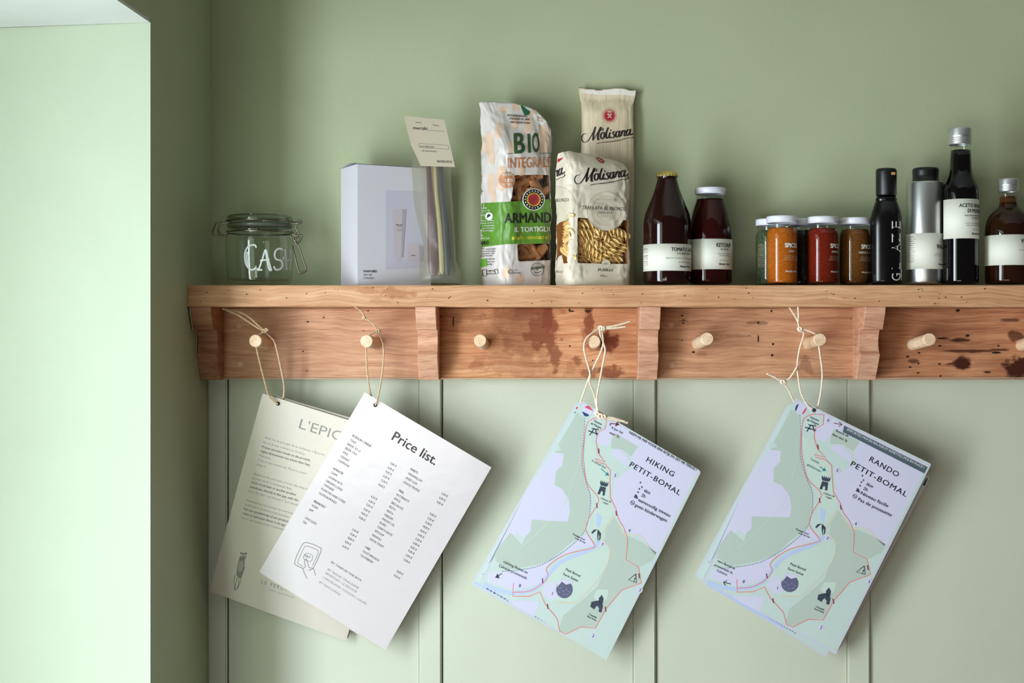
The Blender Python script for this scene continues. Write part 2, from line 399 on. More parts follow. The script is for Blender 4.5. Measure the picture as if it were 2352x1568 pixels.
# ---------------------------------------------------------------- the peg shelf
ZT = 1.5801; ZU = 1.5499; YF = -.102; ZBB = 1.4436; YBF = -.018
sh = empty('peg_shelf', (0, .01, ZU), 'reclaimed oak wall shelf with notched brackets, stained back boards and round pegs', 'shelf')
def grain_board(name, x0, x1, y0, y1, z0, z1, m, stains=(), step=.0016, rough=.0002, seed=0, wavy=0, end=0):
    """box whose front face (y0) is a dense grid that carries the stain marks; stains: (px,py,rx,rz,strength,warp)"""
    nx = max(2, int((x1-x0)/step)); nz = max(2, int((z1-z0)/step))
    V = []; Fc = []; S = []
    st = [(W(a, b, y0), rx/s_at(y0), rz/s_at(y0), k, wp) for a, b, rx, rz, k, wp in stains]
    for j in range(nz+1):
        for i in range(nx+1):
            x = x0+(x1-x0)*i/nx; z = z0+(z1-z0)*j/nz
            n = noise.noise(Vector((x*14+seed, z*30, seed)))
            edge = min(1, min(j, nz-j)/1.5, min(i, nx-i)/1.5)
            dz = wavy*noise.noise(Vector((x*9+seed, seed*3, z0)))+wavy*.4*noise.noise(Vector((x*60, seed, z0)))
            V.append((x, y0+(1-edge)*.0009+rough*n, z+(dz if j in (0,) else 0)))
            v = 0
            for c, rx, rz, k, wp in st:
                if abs(x-c.x) > rx*2.2 or abs(z-c.z) > rz*2.2: continue
                wx = noise.noise(Vector((x*70+seed, z*90, 3.1)))*wp+noise.noise(Vector((x*200+seed, z*340, 3.1)))*wp*.5
                d = math.hypot((x-c.x)/rx, (z-c.z)/rz)+wx
                v = max(v, k*min(1, max(0, (1-d)*3.2)))
            S.append(v)
    w_ = nx+1
    for j in range(nz):
        for i in range(nx): Fc.append((j*w_+i, j*w_+i+1, (j+1)*w_+i+1, (j+1)*w_+i))
    b = len(V); V += [(x0, y1, z0), (x1, y1, z0), (x1, y1, z1), (x0, y1, z1)]; S += [0]*4
    bot = list(range(w_)); top = [nz*w_+i for i in range(w_)]; lf = [j*w_ for j in range(nz+1)]; rt = [j*w_+nx for j in range(nz+1)]
    Fc += [tuple(bot[::-1]+[b, b+1]), tuple(top+[b+2, b+3]), tuple(lf+[b+3, b]), tuple(rt[::-1]+[b+1, b+2]), (b+1, b, b+3, b+2)]
    o = link(name, V, Fc, m, sh, sh.location)
    a = o.data.attributes.new('stain', 'FLOAT', 'POINT'); a.data.foreach_set('value', S)
    return o
SHW = wood('shelf_oak', (198, 146, 106), (224, 178, 138), 3.1, (150, 84, 48), sc=(6, 40, 190), streak=.26)
st = [(915, 672, 60, 12, .5, .8), (870, 690, 30, 9, .35, .8), (842, 668, 24, 9, .3, .7), (560, 690, 60, 6, .25, .6), (1560, 680, 50, 8, .15, .9), (1800, 668, 40, 10, .12, .9)]
# the board is cut to the side wall on its left end
o = grain_board('shelf_board', xw(-.05)-.0035, 1.15, YF, .0218, ZU, ZT, SHW, st, seed=2.2, rough=.0005, wavy=.0012)
for i, (x0, x1, cl, ch, sd, stc) in enumerate([
        (BX[0], BX[1], (186, 134, 104), (218, 168, 134), 11.3, (110, 60, 40)), (BX[1], BX[2], (192, 126, 84), (228, 172, 128), 5.7, (124, 58, 32)),
        (BX[2], BX[3], (188, 134, 102), (220, 170, 132), 21.9, (104, 60, 38)), (BX[3], BX[4], (164, 106, 74), (212, 154, 114), 31.2, (66, 28, 14)), (BX[4], BX[5], (140, 84, 50), (190, 132, 86), 41.2, (66, 30, 16))]):
    m = wood('back_board_oak_%s' % 'abcde'[i], cl, ch, sd, stc, sc=(7, 40, 150), streak=.30)
    ST = [[(700, 850, 20, 5, .2, .5)],
          [(1258, 725, 15, 60, .95, .35), (1262, 770, 14, 60, .8, .5), (1205, 722, 80, 24, .6, .4), (1210, 760, 70, 60, .5, .35), (1190, 840, 90, 26, .28, .6), (1228, 712, 60, 26, .75, .55), (1240, 760, 45, 48, .85, .7), (1170, 735, 60, 36, .45, .9), (1275, 822, 16, 30, .75, .7), (1215, 790, 60, 60, .35, .9), (1120, 745, 55, 30, .25, 1),
           (1090, 838, 24, 13, .35, .8), (1140, 822, 60, 14, .25, .9), (1352, 740, 12, 50, .85, .6), (1398, 785, 26, 24, 1, .6), (1365, 790, 28, 26, .55, .8), (1326, 829, 13, 12, .7, .6), (1290, 779, 5, 5, .6, .3),
           (1400, 855, 34, 18, .8, .55), (1352, 855, 18, 18, .6, .8), (1312, 848, 22, 20, .3, .8), (1345, 775, 10, 34, .5, .8)],
          [(1741, 741, 30, 5, .6, .6), (1690, 771, 40, 4, .4, .5), (1610, 812, 16, 8, .35, .6), (1853, 838, 20, 26, .45, .7), (1610, 846, 10, 10, .1, .7), (1568, 737, 14, 3, .6, .3)],
          [(2212, 833, 24, 18, 1, .35), (2190, 836, 22, 3, .9, .2), (2205, 781, 30, 5, .95, .3), (2097, 829, 15, 6, .8, .4), (2340, 845, 34, 30, 1, .6), (2330, 770, 18, 16, .8, .6), (2230, 806, 70, 4, .9, .25),
           (2170, 777, 14, 3, .9, .2), (2295, 803, 28, 3, .9, .3), (2200, 713, 5, 4, 1, .3), (2222, 771, 5, 3, 1, .3), (2325, 735, 26, 5, .8, .4), (2314, 830, 8, 8, .7, .5), (2265, 854, 9, 3, 1, .2)], []][i]
    grain_board('back_board', max(x0, xw(-.02)+.002), x1-.0004, YBF, .0002, ZBB, ZU-.0006, m, ST, seed=sd)
# worm and nail holes
HOLE = mat('dark_hole', (30, 16, 10), .9)
def holes(pts, y, name='nail_hole'):
    P = []
    for (a, b, r, e) in pts:
        c = W(a, b, y); rr = r/s_at(y)
        V = [(c.x+rr*math.cos(t*math.pi/4)*e, c.y-.00025, c.z+rr*math.sin(t*math.pi/4)) for t in range(8)]
        P.append((V, [tuple(range(8))]))
    V, Fc = merge(P); o = link(name, V, Fc, HOLE, sh, sh.location); o['kind'] = 'stuff'; return o
c1 = crop(400, 640, 3.79); c2 = crop(960, 640, 3.92); c3 = crop(1460, 640, 3.92); c4 = crop(1900, 640, 4.356)
H = []
for c, L in ((c1, [(1688, 279, 1.6, 1.2), (1302, 336, 1.6, 1.4), (1162, 374, 1.7, 1.8), (1647, 452, 1.4, 1), (1122, 632, 2, .7), (1154, 800, 1.5, 1)]),
             (c2, [(1382, 292, 1.6, 4), (1362, 282, 3, .6), (1530, 290, 1.6, 5), (1530, 300, 3, .5), (1366, 605, 1.8, 1), (1120, 437, 1.2, 1), (1113, 578, 1.2, 1), (1573, 735, 1.3, 1.5), (318, 385, 14, .1), (200, 340, 1.3, 1), (1505, 560, 1.2, 1)]),
             (c3, [(418, 332, 1.4, 2.4), (430, 372, 1.2, 3), (428, 398, 1.2, 3), (418, 555, 1.3, 1.6), (520, 660, 2, 2), (1222, 290, 2, 1.2), (1103, 395, 3, .6), (1103, 540, 9, .16), (1236, 588, 2.6, 1), (1228, 688, 3.2, .8), (1018, 512, 1.2, 1), (242, 850, 1.5, .6), (1940, 358, 1.3, 1)]),
             (c4, [(1125, 672, 2, 1.8), (916, 740, 2, 1.5), (803, 778, 2, 1.8), (910, 848, 2, 1.2), (828, 884, 1.8, 1.6), (908, 940, 1.6, 2), (1122, 852, 2, 1.5), (1132, 972, 2.6, .7), (1605, 935, 1.8, 4), (1712, 670, 2, 1.5), (1405, 566, 2.2, 2), (1308, 318, 3, 1.2), (1140, 595, 1.6, 6), (1690, 738, 2.2, 5)])):
    H += [(*c(p[:2]), p[2], p[3]) for p in L]
holes(H, YBF-.0004)
random.seed(4)
HF = [(random.uniform(440, 2345), random.uniform(660, 699), random.uniform(.5, 1.3), random.uniform(.8, 1.8)) for _ in range(70)]
holes(HF, YF-.0006, 'wormhole')
# filled screw holes on the back boards
PLUG = mat('pale_wood_filler', (205, 165, 140), .8)
for (a, b) in ((549, 748), (552, 836), (1541, 746), (1543, 838)):
    c = W(a, b, YBF); V, Fc = lathe([(0, 0), (.0042, 0), (.0042, .0008)], 0, 0, 20)
    V = [(c.x+x, c.y-.0002-z if z else c.y-.0002+.0, c.z+y) for x, y, z in V]
    V = [(c.x+math.cos(t*math.pi/10)*.0042, c.y-k, c.z+math.sin(t*math.pi/10)*.0042) for k in (0, .0006) for t in range(20)]
    Fc = [tuple(range(20, 40))]+[(t, (t+1) % 20, 20+(t+1) % 20, 20+t) for t in range(20)]
    link('filler_plug', V, Fc, PLUG, sh, sh.location)
# brackets
def bracket(x, m, wd=.0292, seed=0):
    prof = [(YBF+.0005, ZU-.0003), (-.1005, ZU-.0003), (-.0985, 1.540), (-.0850, 1.520), (-.0835, 1.5172), (-.0700, 1.5168), (-.0640, 1.5165)]
    for k in range(1, 8):
        t = k/8; prof.append((-.0640+.007*math.sin(math.pi*t)+.001*t, 1.5165-.0345*t))
    prof += [(-.0655, 1.4815), (-.0660, 1.4795), (-.0385, ZBB-.0002), (YBF+.0005, ZBB-.0002)]
    n = len(prof); V = []
    for sx in (-1, 1):
        for (y, z) in prof: V.append((x+sx*(wd/2+.0003*noise.noise(Vector((z*40, seed, sx)))), y, z))
    bm = bmesh.new(); vs = [bm.verts.new(p) for p in V]
    bm.faces.new(vs[:n]); bm.faces.new(vs[n:][::-1])
    for i in range(n): j = (i+1) % n; bm.faces.new((vs[i], vs[n+i], vs[n+j], vs[j]))
    bmesh.ops.recalc_face_normals(bm, faces=bm.faces[:])
    bmesh.ops.bevel(bm, geom=[e for e in bm.edges if all(abs(v.co.y-YBF) > .002 for v in e.verts)], offset=.0007, segments=1, affect='EDGES')
    bm.verts.index_update(); V = [p.co.copy() for p in bm.verts]; Fc = [[p.index for p in q.verts] for q in bm.faces]; bm.free()
    return link('bracket', V, Fc, m, sh, sh.location)
for i in range(5):
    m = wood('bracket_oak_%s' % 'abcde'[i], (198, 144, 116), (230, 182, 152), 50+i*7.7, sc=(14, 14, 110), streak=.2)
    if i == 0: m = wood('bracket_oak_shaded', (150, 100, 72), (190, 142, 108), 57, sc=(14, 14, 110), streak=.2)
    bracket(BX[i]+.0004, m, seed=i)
# thin painted caulk line where the shelf end meets the left wall
CAULK = mat('pale_caulk', (196, 184, 160), .7)
V, Fc = tube([(xw(-.1)-.0015, YF-.0005, z) for z in (ZU, ZT)], .0010, 6); V2, F2 = tube([W(470, 869.5, YBF-.003), W(2360, 867.5, YBF-.003)], .0006, 6)
V3, F3 = tube([(BX[0]-.0150, y, z) for y, z in ((-.0995, ZU), (-.0980, 1.540), (-.0845, 1.520), (-.0830, 1.5175), (-.0640, 1.5165), (-.0575, 1.499), (-.0640, 1.4820), (-.0655, 1.4795), (-.0385, ZBB))], .0007, 6)
V, Fc = merge([(V, Fc), (V2, F2), (V3, F3)]); link('caulk_line', V, Fc, CAULK, sh, sh.location)
# pegs
PEG = wood('turned_beech', (232, 198, 160), (246, 220, 190), 77, sc=(60, 15, 60), streak=.12, rough=.5)
for (bx_, by_, tx, ty) in ((615, 789, 586.5, 782.5), (863, 789, 842, 783), (1110, 790, 1103, 781.5), (1366, 788, 1365, 784), (1602, 789, 1625, 777.5), (1857, 789, 1884, 779.5), (2095, 791, 2136, 779), (2345, 793, 2386, 781), (2595, 790, 2640, 780)):
    a = W(bx_, by_, YBF+.004); b = W(tx, ty, -.100); d = (b-a).normalized(); r = .0090
    u = d.orthogonal().normalized(); q = d.cross(u); n = 28; V = []; Fc = []
    for (t, rr) in ((0, r), (.9, r), (1-.012, r), (1, r*.9)):
        p = a.lerp(b, t)
        V += [p+(u*math.cos(2*math.pi*k/n)+q*math.sin(2*math.pi*k/n))*rr for k in range(n)]
    for j in range(3): Fc += [(j*n+k, j*n+(k+1) % n, (j+1)*n+(k+1) % n, (j+1)*n+k) for k in range(n)]
    Fc.append(tuple(3*n+k for k in range(n)))
    o = link('peg', V, Fc, PEG, sh, sh.location)
    o.data.polygons.foreach_set('use_smooth', [len(p.vertices) == 4 and i < 2*n for i, p in enumerate(o.data.polygons)])

# ---------------------------------------------------------------- twine
TW = mat('jute_twine', (214, 184, 148), .85, var=.18, vscale=300)
TWP = mat('pale_cotton_twine', (238, 220, 196), .85, var=.12, vscale=300)
def twine(paths, m, knots, name, label, group='twine loops on the pegs', r=.0011):
    P = []
    org = W(*knots[0][:3])
    for path in paths:
        pts = [tuple(W(*p)) for p in path]
        pts = smoothprof(pts, 14); pts = [Vector(p) for p in pts]
        L = [0]
        for a, b in zip(pts, pts[1:]): L.append(L[-1]+(b-a).length)
        n = max(6, int(L[-1]/.0009)); res = []; j = 0
        for i in range(n+1):
            d = L[-1]*i/n
            while j < len(L)-2 and L[j+1] < d: j += 1
            res.append(pts[j].lerp(pts[j+1], (d-L[j])/max(1e-9, L[j+1]-L[j])))
        for ph in (0, math.pi):
            Q = []
            for i, p in enumerate(res):
                t = (res[min(i+1, n)]-res[max(i-1, 0)]).normalized(); u = Vector((0, 1, 0)); u = (u-t*u.dot(t)); u = u.normalized() if u.length > 1e-3 else t.orthogonal().normalized(); v = t.cross(u)
                a = ph+L[-1]*i/n/.0050*2*math.pi; Q.append(p+(u*math.cos(a)+v*math.sin(a))*r*.55)
            P.append(tube(Q, r*.66, 6))
        # stray fibres
        random.seed(len(P)*3+int(path[0][0]))
        for _ in range(max(2, int(L[-1]/.02))):
            p = random.choice(res); d = Vector((random.uniform(-1, 1), random.uniform(-1, .3), random.uniform(-1, 1))).normalized()*random.uniform(.002, .006)
            P.append(tube([p, p+d*.5+Vector((0, 0, .0005)), p+d], .00012, 3))
    for (a, b, y, s) in knots:
        c = W(a, b, y); Q = []
        for i in range(70):
            t = i/69*2*math.pi*3
            Q.append(c+Vector((math.cos(t)*(1+.35*math.cos(t*.66)), math.sin(t*.66)*.9, math.sin(t)*(1+.35*math.cos(t*.66))*.9))*s)
        P.append(tube(Q, r*.8, 6))
    V, Fc = merge(P); o = link(name, V, Fc, m, None, org, smooth=True); tag(o, label, 'string', group); return o
twine([[(638, 928, -.058), (628, 920, -.060), (616, 906, -.064), (608, 877, -.072), (598, 838, -.080), (590.5, 806, -.086), (588, 786, -.076), (592, 772, -.085), (601, 765, -.085), (607, 760, -.083)],
       [(607, 760, -.083), (615, 768, -.080), (629, 783, -.074), (637, 809, -.072), (645, 846, -.066), (652, 885, -.058), (650.6, 912, -.050), (641, 926, -.048)],
       [(607, 760, -.083), (595, 749, -.084), (570, 727, -.084), (548, 716, -.085), (510, 709, -.086)],
       [(607, 760, -.083), (592, 753, -.086), (571, 739, -.088), (544, 722, -.088), (520, 712, -.088)]],
      TW, [(607, 760, -.084, .0022), (612, 757, -.084, .0016)], 'twine_loop', 'brown jute twine loop on leftmost peg with two long tail ends', r=.00125)
twine([[(862, 930, -.078), (866, 920, -.081), (872, 893, -.078), (879, 846, -.076), (881, 809, -.076), (879, 788, -.078), (872, 771, -.080), (868, 761, -.082)],
       [(858, 926, -.070), (851, 903, -.071), (846, 877, -.074), (842, 838, -.079), (841, 800, -.084), (843, 785, -.076), (850, 770, -.084), (860, 763, -.084), (868, 761, -.082)],
       [(868, 761, -.082), (859, 745, -.083), (848, 736, -.084), (837, 730, -.085), (832, 717, -.086), (812, 702, -.0905)]],
      TW, [(868, 760, -.083, .0022), (836, 729, -.085, .0015)], 'twine_loop', 'brown jute twine loop on the second peg holding the price list', r=.00125)
twine([[(1380, 753, -.093), (1364, 762, -.098), (1346, 778, -.1035), (1341, 798, -.104), (1345, 819, -.099), (1355, 857, -.090), (1354, 877, -.085), (1365, 908, -.079), (1373, 946, -.076), (1381, 956, -.077)],
       [(1380, 753, -.093), (1384, 770, -.095), (1385, 790, -.095), (1378, 813, -.093), (1358, 854, -.087), (1350, 875, -.080), (1336, 915, -.070), (1333, 924, -.064)],
       [(1378, 753, -.094), (1379, 770, -.096), (1386, 788, -.095), (1390, 806, -.093), (1383, 844, -.088), (1376, 882, -.082), (1371, 915, -.079), (1374, 946, -.078), (1381, 956, -.078)],
       [(1380, 753, -.093), (1414, 747.5, -.093), (1448, 738, -.092)], [(1380, 755, -.093), (1414, 753, -.094), (1437, 750, -.094)]],
      TWP, [(1380, 753, -.094, .0026), (1385, 754, -.094, .0022)], 'twine_loop', 'pale twine loop on fourth peg with two tails pointing right', r=.00135)
twine([[(1370, 952, -.079), (1381, 957, -.0795), (1409, 960, -.079), (1442, 971, -.078)], [(1372, 956, -.080), (1390, 961, -.080), (1415, 964, -.0795), (1436, 968, -.079)]],
      TWP, [(1379, 955, -.080, .003), (1387, 957, -.080, .0026), (1372, 950, -.080, .0022)], 'twine_knot', 'frayed pale twine knot at the top of the Dutch hiking map', r=.0017)
twine([[(1837, 755, -.082), (1846, 767, -.080), (1836, 803, -.079), (1831, 841, -.077), (1834, 870, -.074), (1840, 903, -.071), (1853, 928, -.069), (1866, 939, -.068)],
       [(1837, 755, -.082), (1853, 758, -.082), (1869, 765, -.082), (1879, 770, -.078), (1881, 795, -.085), (1885, 824, -.082), (1888.5, 857, -.077), (1886, 895, -.070), (1878, 934, -.061), (1871, 941, -.059)],
       [(1837, 755, -.082), (1834, 742, -.083), (1825, 724, -.085), (1813, 706, -.086)], [(1837, 755, -.082), (1833.5, 742, -.084), (1834, 724, -.085), (1833, 704, -.087)]],
      TWP, [(1837, 755, -.083, .0024), (1839, 758, -.083, .0018)], 'twine_loop', 'pale twine loop on sixth peg with two ends reaching up to the shelf', r=.00130)
twine([[(1831, 842, -.080), (1822, 856, -.078), (1812, 870, -.074), (1799, 877, -.073)], [(1799, 877, -.073), (1776, 865, -.074), (1761, 858, -.075)], [(1799, 877, -.073), (1810, 893, -.068), (1821, 917, -.062), (1824, 924, -.059)]],
      TWP, [(1798, 877, -.074, .0026), (1802, 879, -.074, .0018)], 'twine_knot', 'short pale twine tied with a knot at top left of the French trail map', r=.0013)

# ---------------------------------------------------------------- laminated sheets
def lammat(name, col, rough=.5, coat=1.0):
    return mat(name, col, rough, coat=coat, coatr=.13, bump=.16, bscale=26, spec=.3)
PAPERW = lammat('laminated_white_paper', (206, 197, 198)); PAPERC = lammat('laminated_cream_paper', (200, 190, 176)); PAPERL = lammat('laminated_map_paper', (205, 206, 224))
LAMI = lammat('laminate_border', (198, 202, 209)); LI = lammat('laminated_black_ink', (46, 44, 48)); LG = lammat('laminated_grey_ink', (110, 108, 106)); LGD = lammat('laminated_dark_grey_ink', (72, 76, 88))
def rquad(Q, rad, inset=0):
    c = (sum(q[0] for q in Q)/4, sum(q[1] for q in Q)/4); out = []
    n = 4; QQ = []
    for i in range(4):
        p = Vector(Q[i]); a = (Vector(Q[i-1])-p).normalized(); b = (Vector(Q[(i+1) % 4])-p).normalized(); QQ.append(p+(a+b)*inset)
    for i in range(4):
        p = QQ[i]; a = (QQ[i-1]-p).normalized(); b = (QQ[(i+1) % 4]-p).normalized()
        if rad == 0: out.append(tuple(p)); continue
        for k in range(6):
            t = k/5; q0 = p+a*rad; q1 = p+b*rad
            out.append(tuple(q0*(1-t)**2+p*2*t*(1-t)+q1*t*t))
    return out
def sheet(name, Q, yt, yb, paper, label, border=None, hole=None, rad=5, inset=5, cat='sheet', group='laminated sheets hanging from the pegs'):
    zt = W(*Q[0], yt).z; zb = W(*Q[2], yb).z; B = (yt-yb)/(zt-zb); A = yt-B*zt
    pr = plane_proj(A, B); org = pr(*(hole or Q[0]), 0)
    e = empty(name, org, label, cat, group)
    out = rquad(Q, rad); n = len(out)
    V = [pr(a, b, 0) for a, b in out]+[pr(a, b, -12) for a, b in out]
    link('laminate', V, [tuple(range(n)), tuple(range(2*n-1, n-1, -1))]+[(i, n+i, n+(i+1) % n, (i+1) % n) for i in range(n)], border or LAMI, e, org)
    P = Print(pr); P.poly(rquad(Q, 1, inset), paper, 1, 'paper')
    if hole: P.disc(hole[0], hole[1], 4.6, mat('punched_hole', (52, 46, 40), .9), 9, 'punched_hole', 16)
    return e, P
k5 = crop(470, 880, 2.6135); k6 = crop(590, 880, 2.529); k7 = crop(1070, 900, 2.529); k8 = crop(1580, 900, 2.53)
# back copies first
e, P = sheet('laminated_sheet', [(606, 900), (930, 996), (800, 1466), (486, 1354)], -.049, -.008, PAPERC, 'blank edge of a cream laminated sheet hanging right behind the shop story sheet', PAPERC); P.build(e)
EQ = [(603, 903), (925, 1003), (795, 1472), (481, 1357)]
e, P = sheet('laminated_sheet', EQ, -.055, -.013, PAPERC, "cream laminated sheet with trilingual shop story and owl drawing, leftmost hanging sheet", PAPERC, (638.5, 927), rad=4, inset=3)
P.text(*k5((556, 266)), "L'EPICERIE", 32, LG, 17.5, width=178, sk=-1)
lines = [
 ((362, 330), 16.5, 0, "Basé sur le principe de la confiance, L'Épicerie"), ((350, 357), 16.5, 0, "est un projet solidaire au Durbuy."), ((342, 385), 16, .018, "Prenez une bière locale ou des produits"),
 ((334, 411), 16, .018, "réglez directement vos achats dans l'app"), ((327, 437), 16, 0, "Payconiq."), ((318, 464), 16, 0, "C'est un peu comme aux \"Fleurs à couper\""), ((309, 491), 16, 0, "(ihpr.)"),
 ((295, 548), 16, 0, "Based on the principle of trust, the shop has"), ((286, 573), 16, 0, "proven itself in Southeast Asia."), ((279, 598), 16, .018, "Grab a local beer or another product"), ((271, 625), 16, .018, "purchases directly in the app, with the"), ((262, 651), 16, 0, "It's a bit like \"cut flowers\" but better."),
 ((248, 706), 16, 0, "Gebaseerd op het principe van vertrouwen"), ((240, 732), 16, 0, "heeft zich in Zuidoost-Azië bewezen."), ((233, 758), 16, .018, "Pak een streekbiertje of een product"), ((226, 784), 16, .018, "reken je aankopen direct in de app af"), ((218, 810), 16, 0, "Het is een beetje zoals \"snijbloemen\"")]
for (p, a, b, t) in lines:
    wd = 2.95*len(t); P.text(*k5((p[0], p[1])), t, 7.4, LGD if b else LG, a, bold=b, sx=1.0 if len(t) < 12 else 1, width=wd, sk=-1)
# owl with long legs
def ow(pts): return [k5(p) for p in pts]
BR = lammat('laminated_brown_ink', (72, 62, 56)); BR2 = lammat('laminated_pale_brown_ink', (140, 126, 114))
P.poly(ow([(216, 1010), (226, 1018), (242, 1018), (254, 1014), (252, 1040), (240, 1060), (240, 1110), (222, 1168), (204, 1166), (190, 1150), (196, 1100), (208, 1050), (212, 1040)]), BR, 2, 'owl_drawing')
P.poly(ow([(210, 1070), (228, 1060), (234, 1090), (222, 1130), (202, 1130), (200, 1100)]), BR2, 3, 'owl_drawing')
for c in ((222, 1032), (243, 1034)): P.disc(*k5(c), 3.2, PAPERC, 4, 'owl_drawing', 14); P.disc(*k5(c), 1.4, BR, 5, 'owl_drawing', 10)
for L in ([(184, 1150), (176, 1190), (182, 1240)], [(196, 1165), (186, 1200), (184, 1244)], [(206, 1166), (204, 1200), (192, 1240)], [(218, 1166), (210, 1205), (194, 1236)]): P.line(ow(L), 1.5, BR, 3, 'owl_drawing', k=4)
P.text(*k5((338, 1200)), 'LE PERCHOIR', 12, LGD, 17, spacing=1.6, width=88); P.text(*k5((380, 1243)), 'FARM PANTHOUSE', 6.2, LGD, 17, spacing=1.7, width=62)
P.build(e)
PR = [(837.5, 900.5), (1128.7, 1073), (885, 1492.5), (595, 1313)]
e, P = sheet('laminated_sheet', [(840, 905), (1124, 1072), (866, 1484), (599, 1318)], -.067, -.028, PAPERC, 'cream laminated sheet mostly hidden straight behind the price list', PAPERC); P.build(e)
e, P = sheet('laminated_sheet', PR, -.078, -.036, PAPERW, 'white laminated price list in two columns with a tablet drawing', PAPERW, (862, 930), rad=2, inset=3)
PA = 31.0
P.text(*k6((776, 322)), 'Price list.', 31, LI, PA, bold=.022, width=117)
cA = [('BOISSON / DRINK', 1, 552, 303), ('TONIC', 0, 538, 329), ('BEER 33 cl', 0, 523, 352), ('BEER 75cl', 0, 510, 376), ('WINE', 0, 496, 399), ('CREMANT', 0, 482, 423), ('CHAMPAGNE', 0, 468, 446),
      ('APERITIF', 1, 440, 494), ('CHIPS', 0, 427, 517), ('CASHEW NUTS', 0, 413, 541), ('GRISSINI LONG', 0, 398, 565), ('TAPENADE', 0, 385, 588), ('PLANCHE/CHARCUTERIE', 0, 371, 611), ('OLIVES/ALMONDS', 0, 357, 636),
      ('BREAKFAST', 1, 329, 684), ('HONEY', 0, 316, 708), ('JAM', 0, 302, 732), ('CHOCOLATE', 0, 277, 780), ('TEA', 0, 264, 803),
      ('SWEETS', 1, 888, 497), ('MARSHMALLOW', 0, 876, 523), ('SWEET GUM', 0, 861, 548), ('CHOCK TRUFFLE', 0, 847, 572), ('MEAL', 1, 822, 622), ('MUTTERNUTS', 0, 807, 645), ('SPICE', 0, 793, 668), ('BBQ SAUCE', 0, 779, 692), ('PESTO', 0, 765, 715), ('PASTA', 0, 751, 739), ('VINEGAR', 0, 737, 762), ('WALNUT OIL', 0, 724, 785), ('RUSKS', 0, 710, 808), ('TOMATO SAUCE', 0, 696, 832), ('KETCHUP', 0, 682, 856), ('RAVIOLI', 0, 667, 880), ('PASTA TOAST', 0, 653, 904),
      ('CARE', 1, 626, 950), ('FOOT MINI BOX', 0, 612, 975), ('TOOTHBRUSH', 0, 598, 998)]
for t, b, x, y in cA: P.text(*k6((x, y+4)), t, 7.4, LI, PA, bold=.03 if b else .016, width=3.35*len(t))
pr_ = [(772, 462), (757, 487), (744, 510), (730, 535), (716, 559), (702, 585), (660, 655), (647, 680), (633, 702), (617, 727), (603, 750), (590, 776), (550, 846), (537, 870), (523, 893), (508, 917), (494, 942),
       (1070, 637), (1056, 661), (1042, 686), (1002, 755), (988, 780), (974, 803), (960, 827), (946, 851), (932, 875), (918, 900), (904, 924), (890, 948), (876, 970), (862, 995), (848, 1020), (808, 1088), (793, 1113)]
vals = ['5,00', '4,00', '9,00', '3,50', '12,00', '18,00', '4,50', '6,00', '2,50']
for i, (x, y) in enumerate(pr_): P.text(*k6((x, y+5)), vals[i % 9]+' €', 7.2, LI, PA, width=16.5, bold=.016)
# tablet with hand, drawn in line
def t6(pts): return [k6(p) for p in pts]
P.line(t6([(232, 1000), (262, 940), (290, 925), (360, 950), (372, 975), (330, 1068), (312, 1082)]), 1.6, LG, 2, 'tablet_drawing', k=5)
P.line(t6([(312, 1082), (300, 1088)]), 1.6, LG, 2, 'tablet_drawing'); P.line(t6([(270, 1076), (228, 1056), (220, 1040), (232, 1000)]), 1.6, LG, 2, 'tablet_drawing', k=4)
P.line(t6([(268, 1062), (240, 1046), (240, 1030), (272, 958), (290, 945), (345, 965), (356, 985), (322, 1060)]), 1.3, LG, 2, 'tablet_drawing', k=4)
P.line(t6([(290, 985), (322, 1000), (316, 1032), (290, 1030), (270, 1015), (276, 995), (290, 985)]), 1.2, LG, 2, 'tablet_drawing', k=4)
P.text(*k6((274, 1006)), 'PAY', 8, LG, 20, bold=.02)
P.line(t6([(292, 1135), (268, 1080), (282, 1065), (276, 1040), (284, 1018), (292, 1032), (304, 1070), (328, 1075), (340, 1115)]), 1.5, LG, 3, 'tablet_drawing', k=4)
for t, x, y, b, wd in (('BY CASH IN THE BOX', 428, 1036, .01, 82), ('BY BANK TRANSFER', 408, 1078, .004, 84), ('BENEFICIARY : LE PERCHOIR', 396, 1100, 0, 84), ('COMMUNICATION : YOUR ROOM + CHALUPES', 380, 1124, 0, 118), ('BY PAYCONIQ', 360, 1152, .0, 56)):
    P.text(*k6((x, y+5)), t, 6.8, LGD if b > .005 else LG, PA+1, bold=b, width=wd)
P.build(e)
# ---- the trail maps
MG = lammat('map_forest_green', (182, 195, 184)); MB_ = lammat('map_mint_base', (194, 210, 204)); ML = lammat('map_pale_green', (196, 213, 202)); MBL = lammat('map_river_blue', (184, 198, 230)); MR = lammat('map_route_red', (232, 128, 128)); MY = lammat('map_path_yellow', (218, 205, 176))
MW = lammat('map_lavender', (208, 205, 226)); MD = lammat('map_dashed_grey', (120, 118, 150)); MT = lammat('map_teal_ink', (60, 140, 150)); MK = lammat('map_icon_slate', (60, 68, 84)); MRED = lammat('flag_red', (214, 70, 92)); MBLU = lammat('flag_blue', (38, 66, 120)); MBAR = lammat('map_grey_bar', (78, 94, 102)); MPH = lammat('map_photo_grey', (96, 96, 124)); MDR = lammat('map_dark_arrow', (110, 40, 60))
RQ = [(625, 35), (1415, 418), (858, 1525), (80, 1095)]
HQ = [(675, 52), (1368, 460), (830, 1532), (75, 1108)]
def uvof(p, Q):
    A = Vector(Q[0]); U = Vector(Q[1])-A; V_ = Vector(Q[3])-A; d = Vector(p[:2])-A; det = U.x*V_.y-U.y*V_.x
    return ((d.x*V_.y-d.y*V_.x)/det, (U.x*d.y-U.y*d.x)/det)
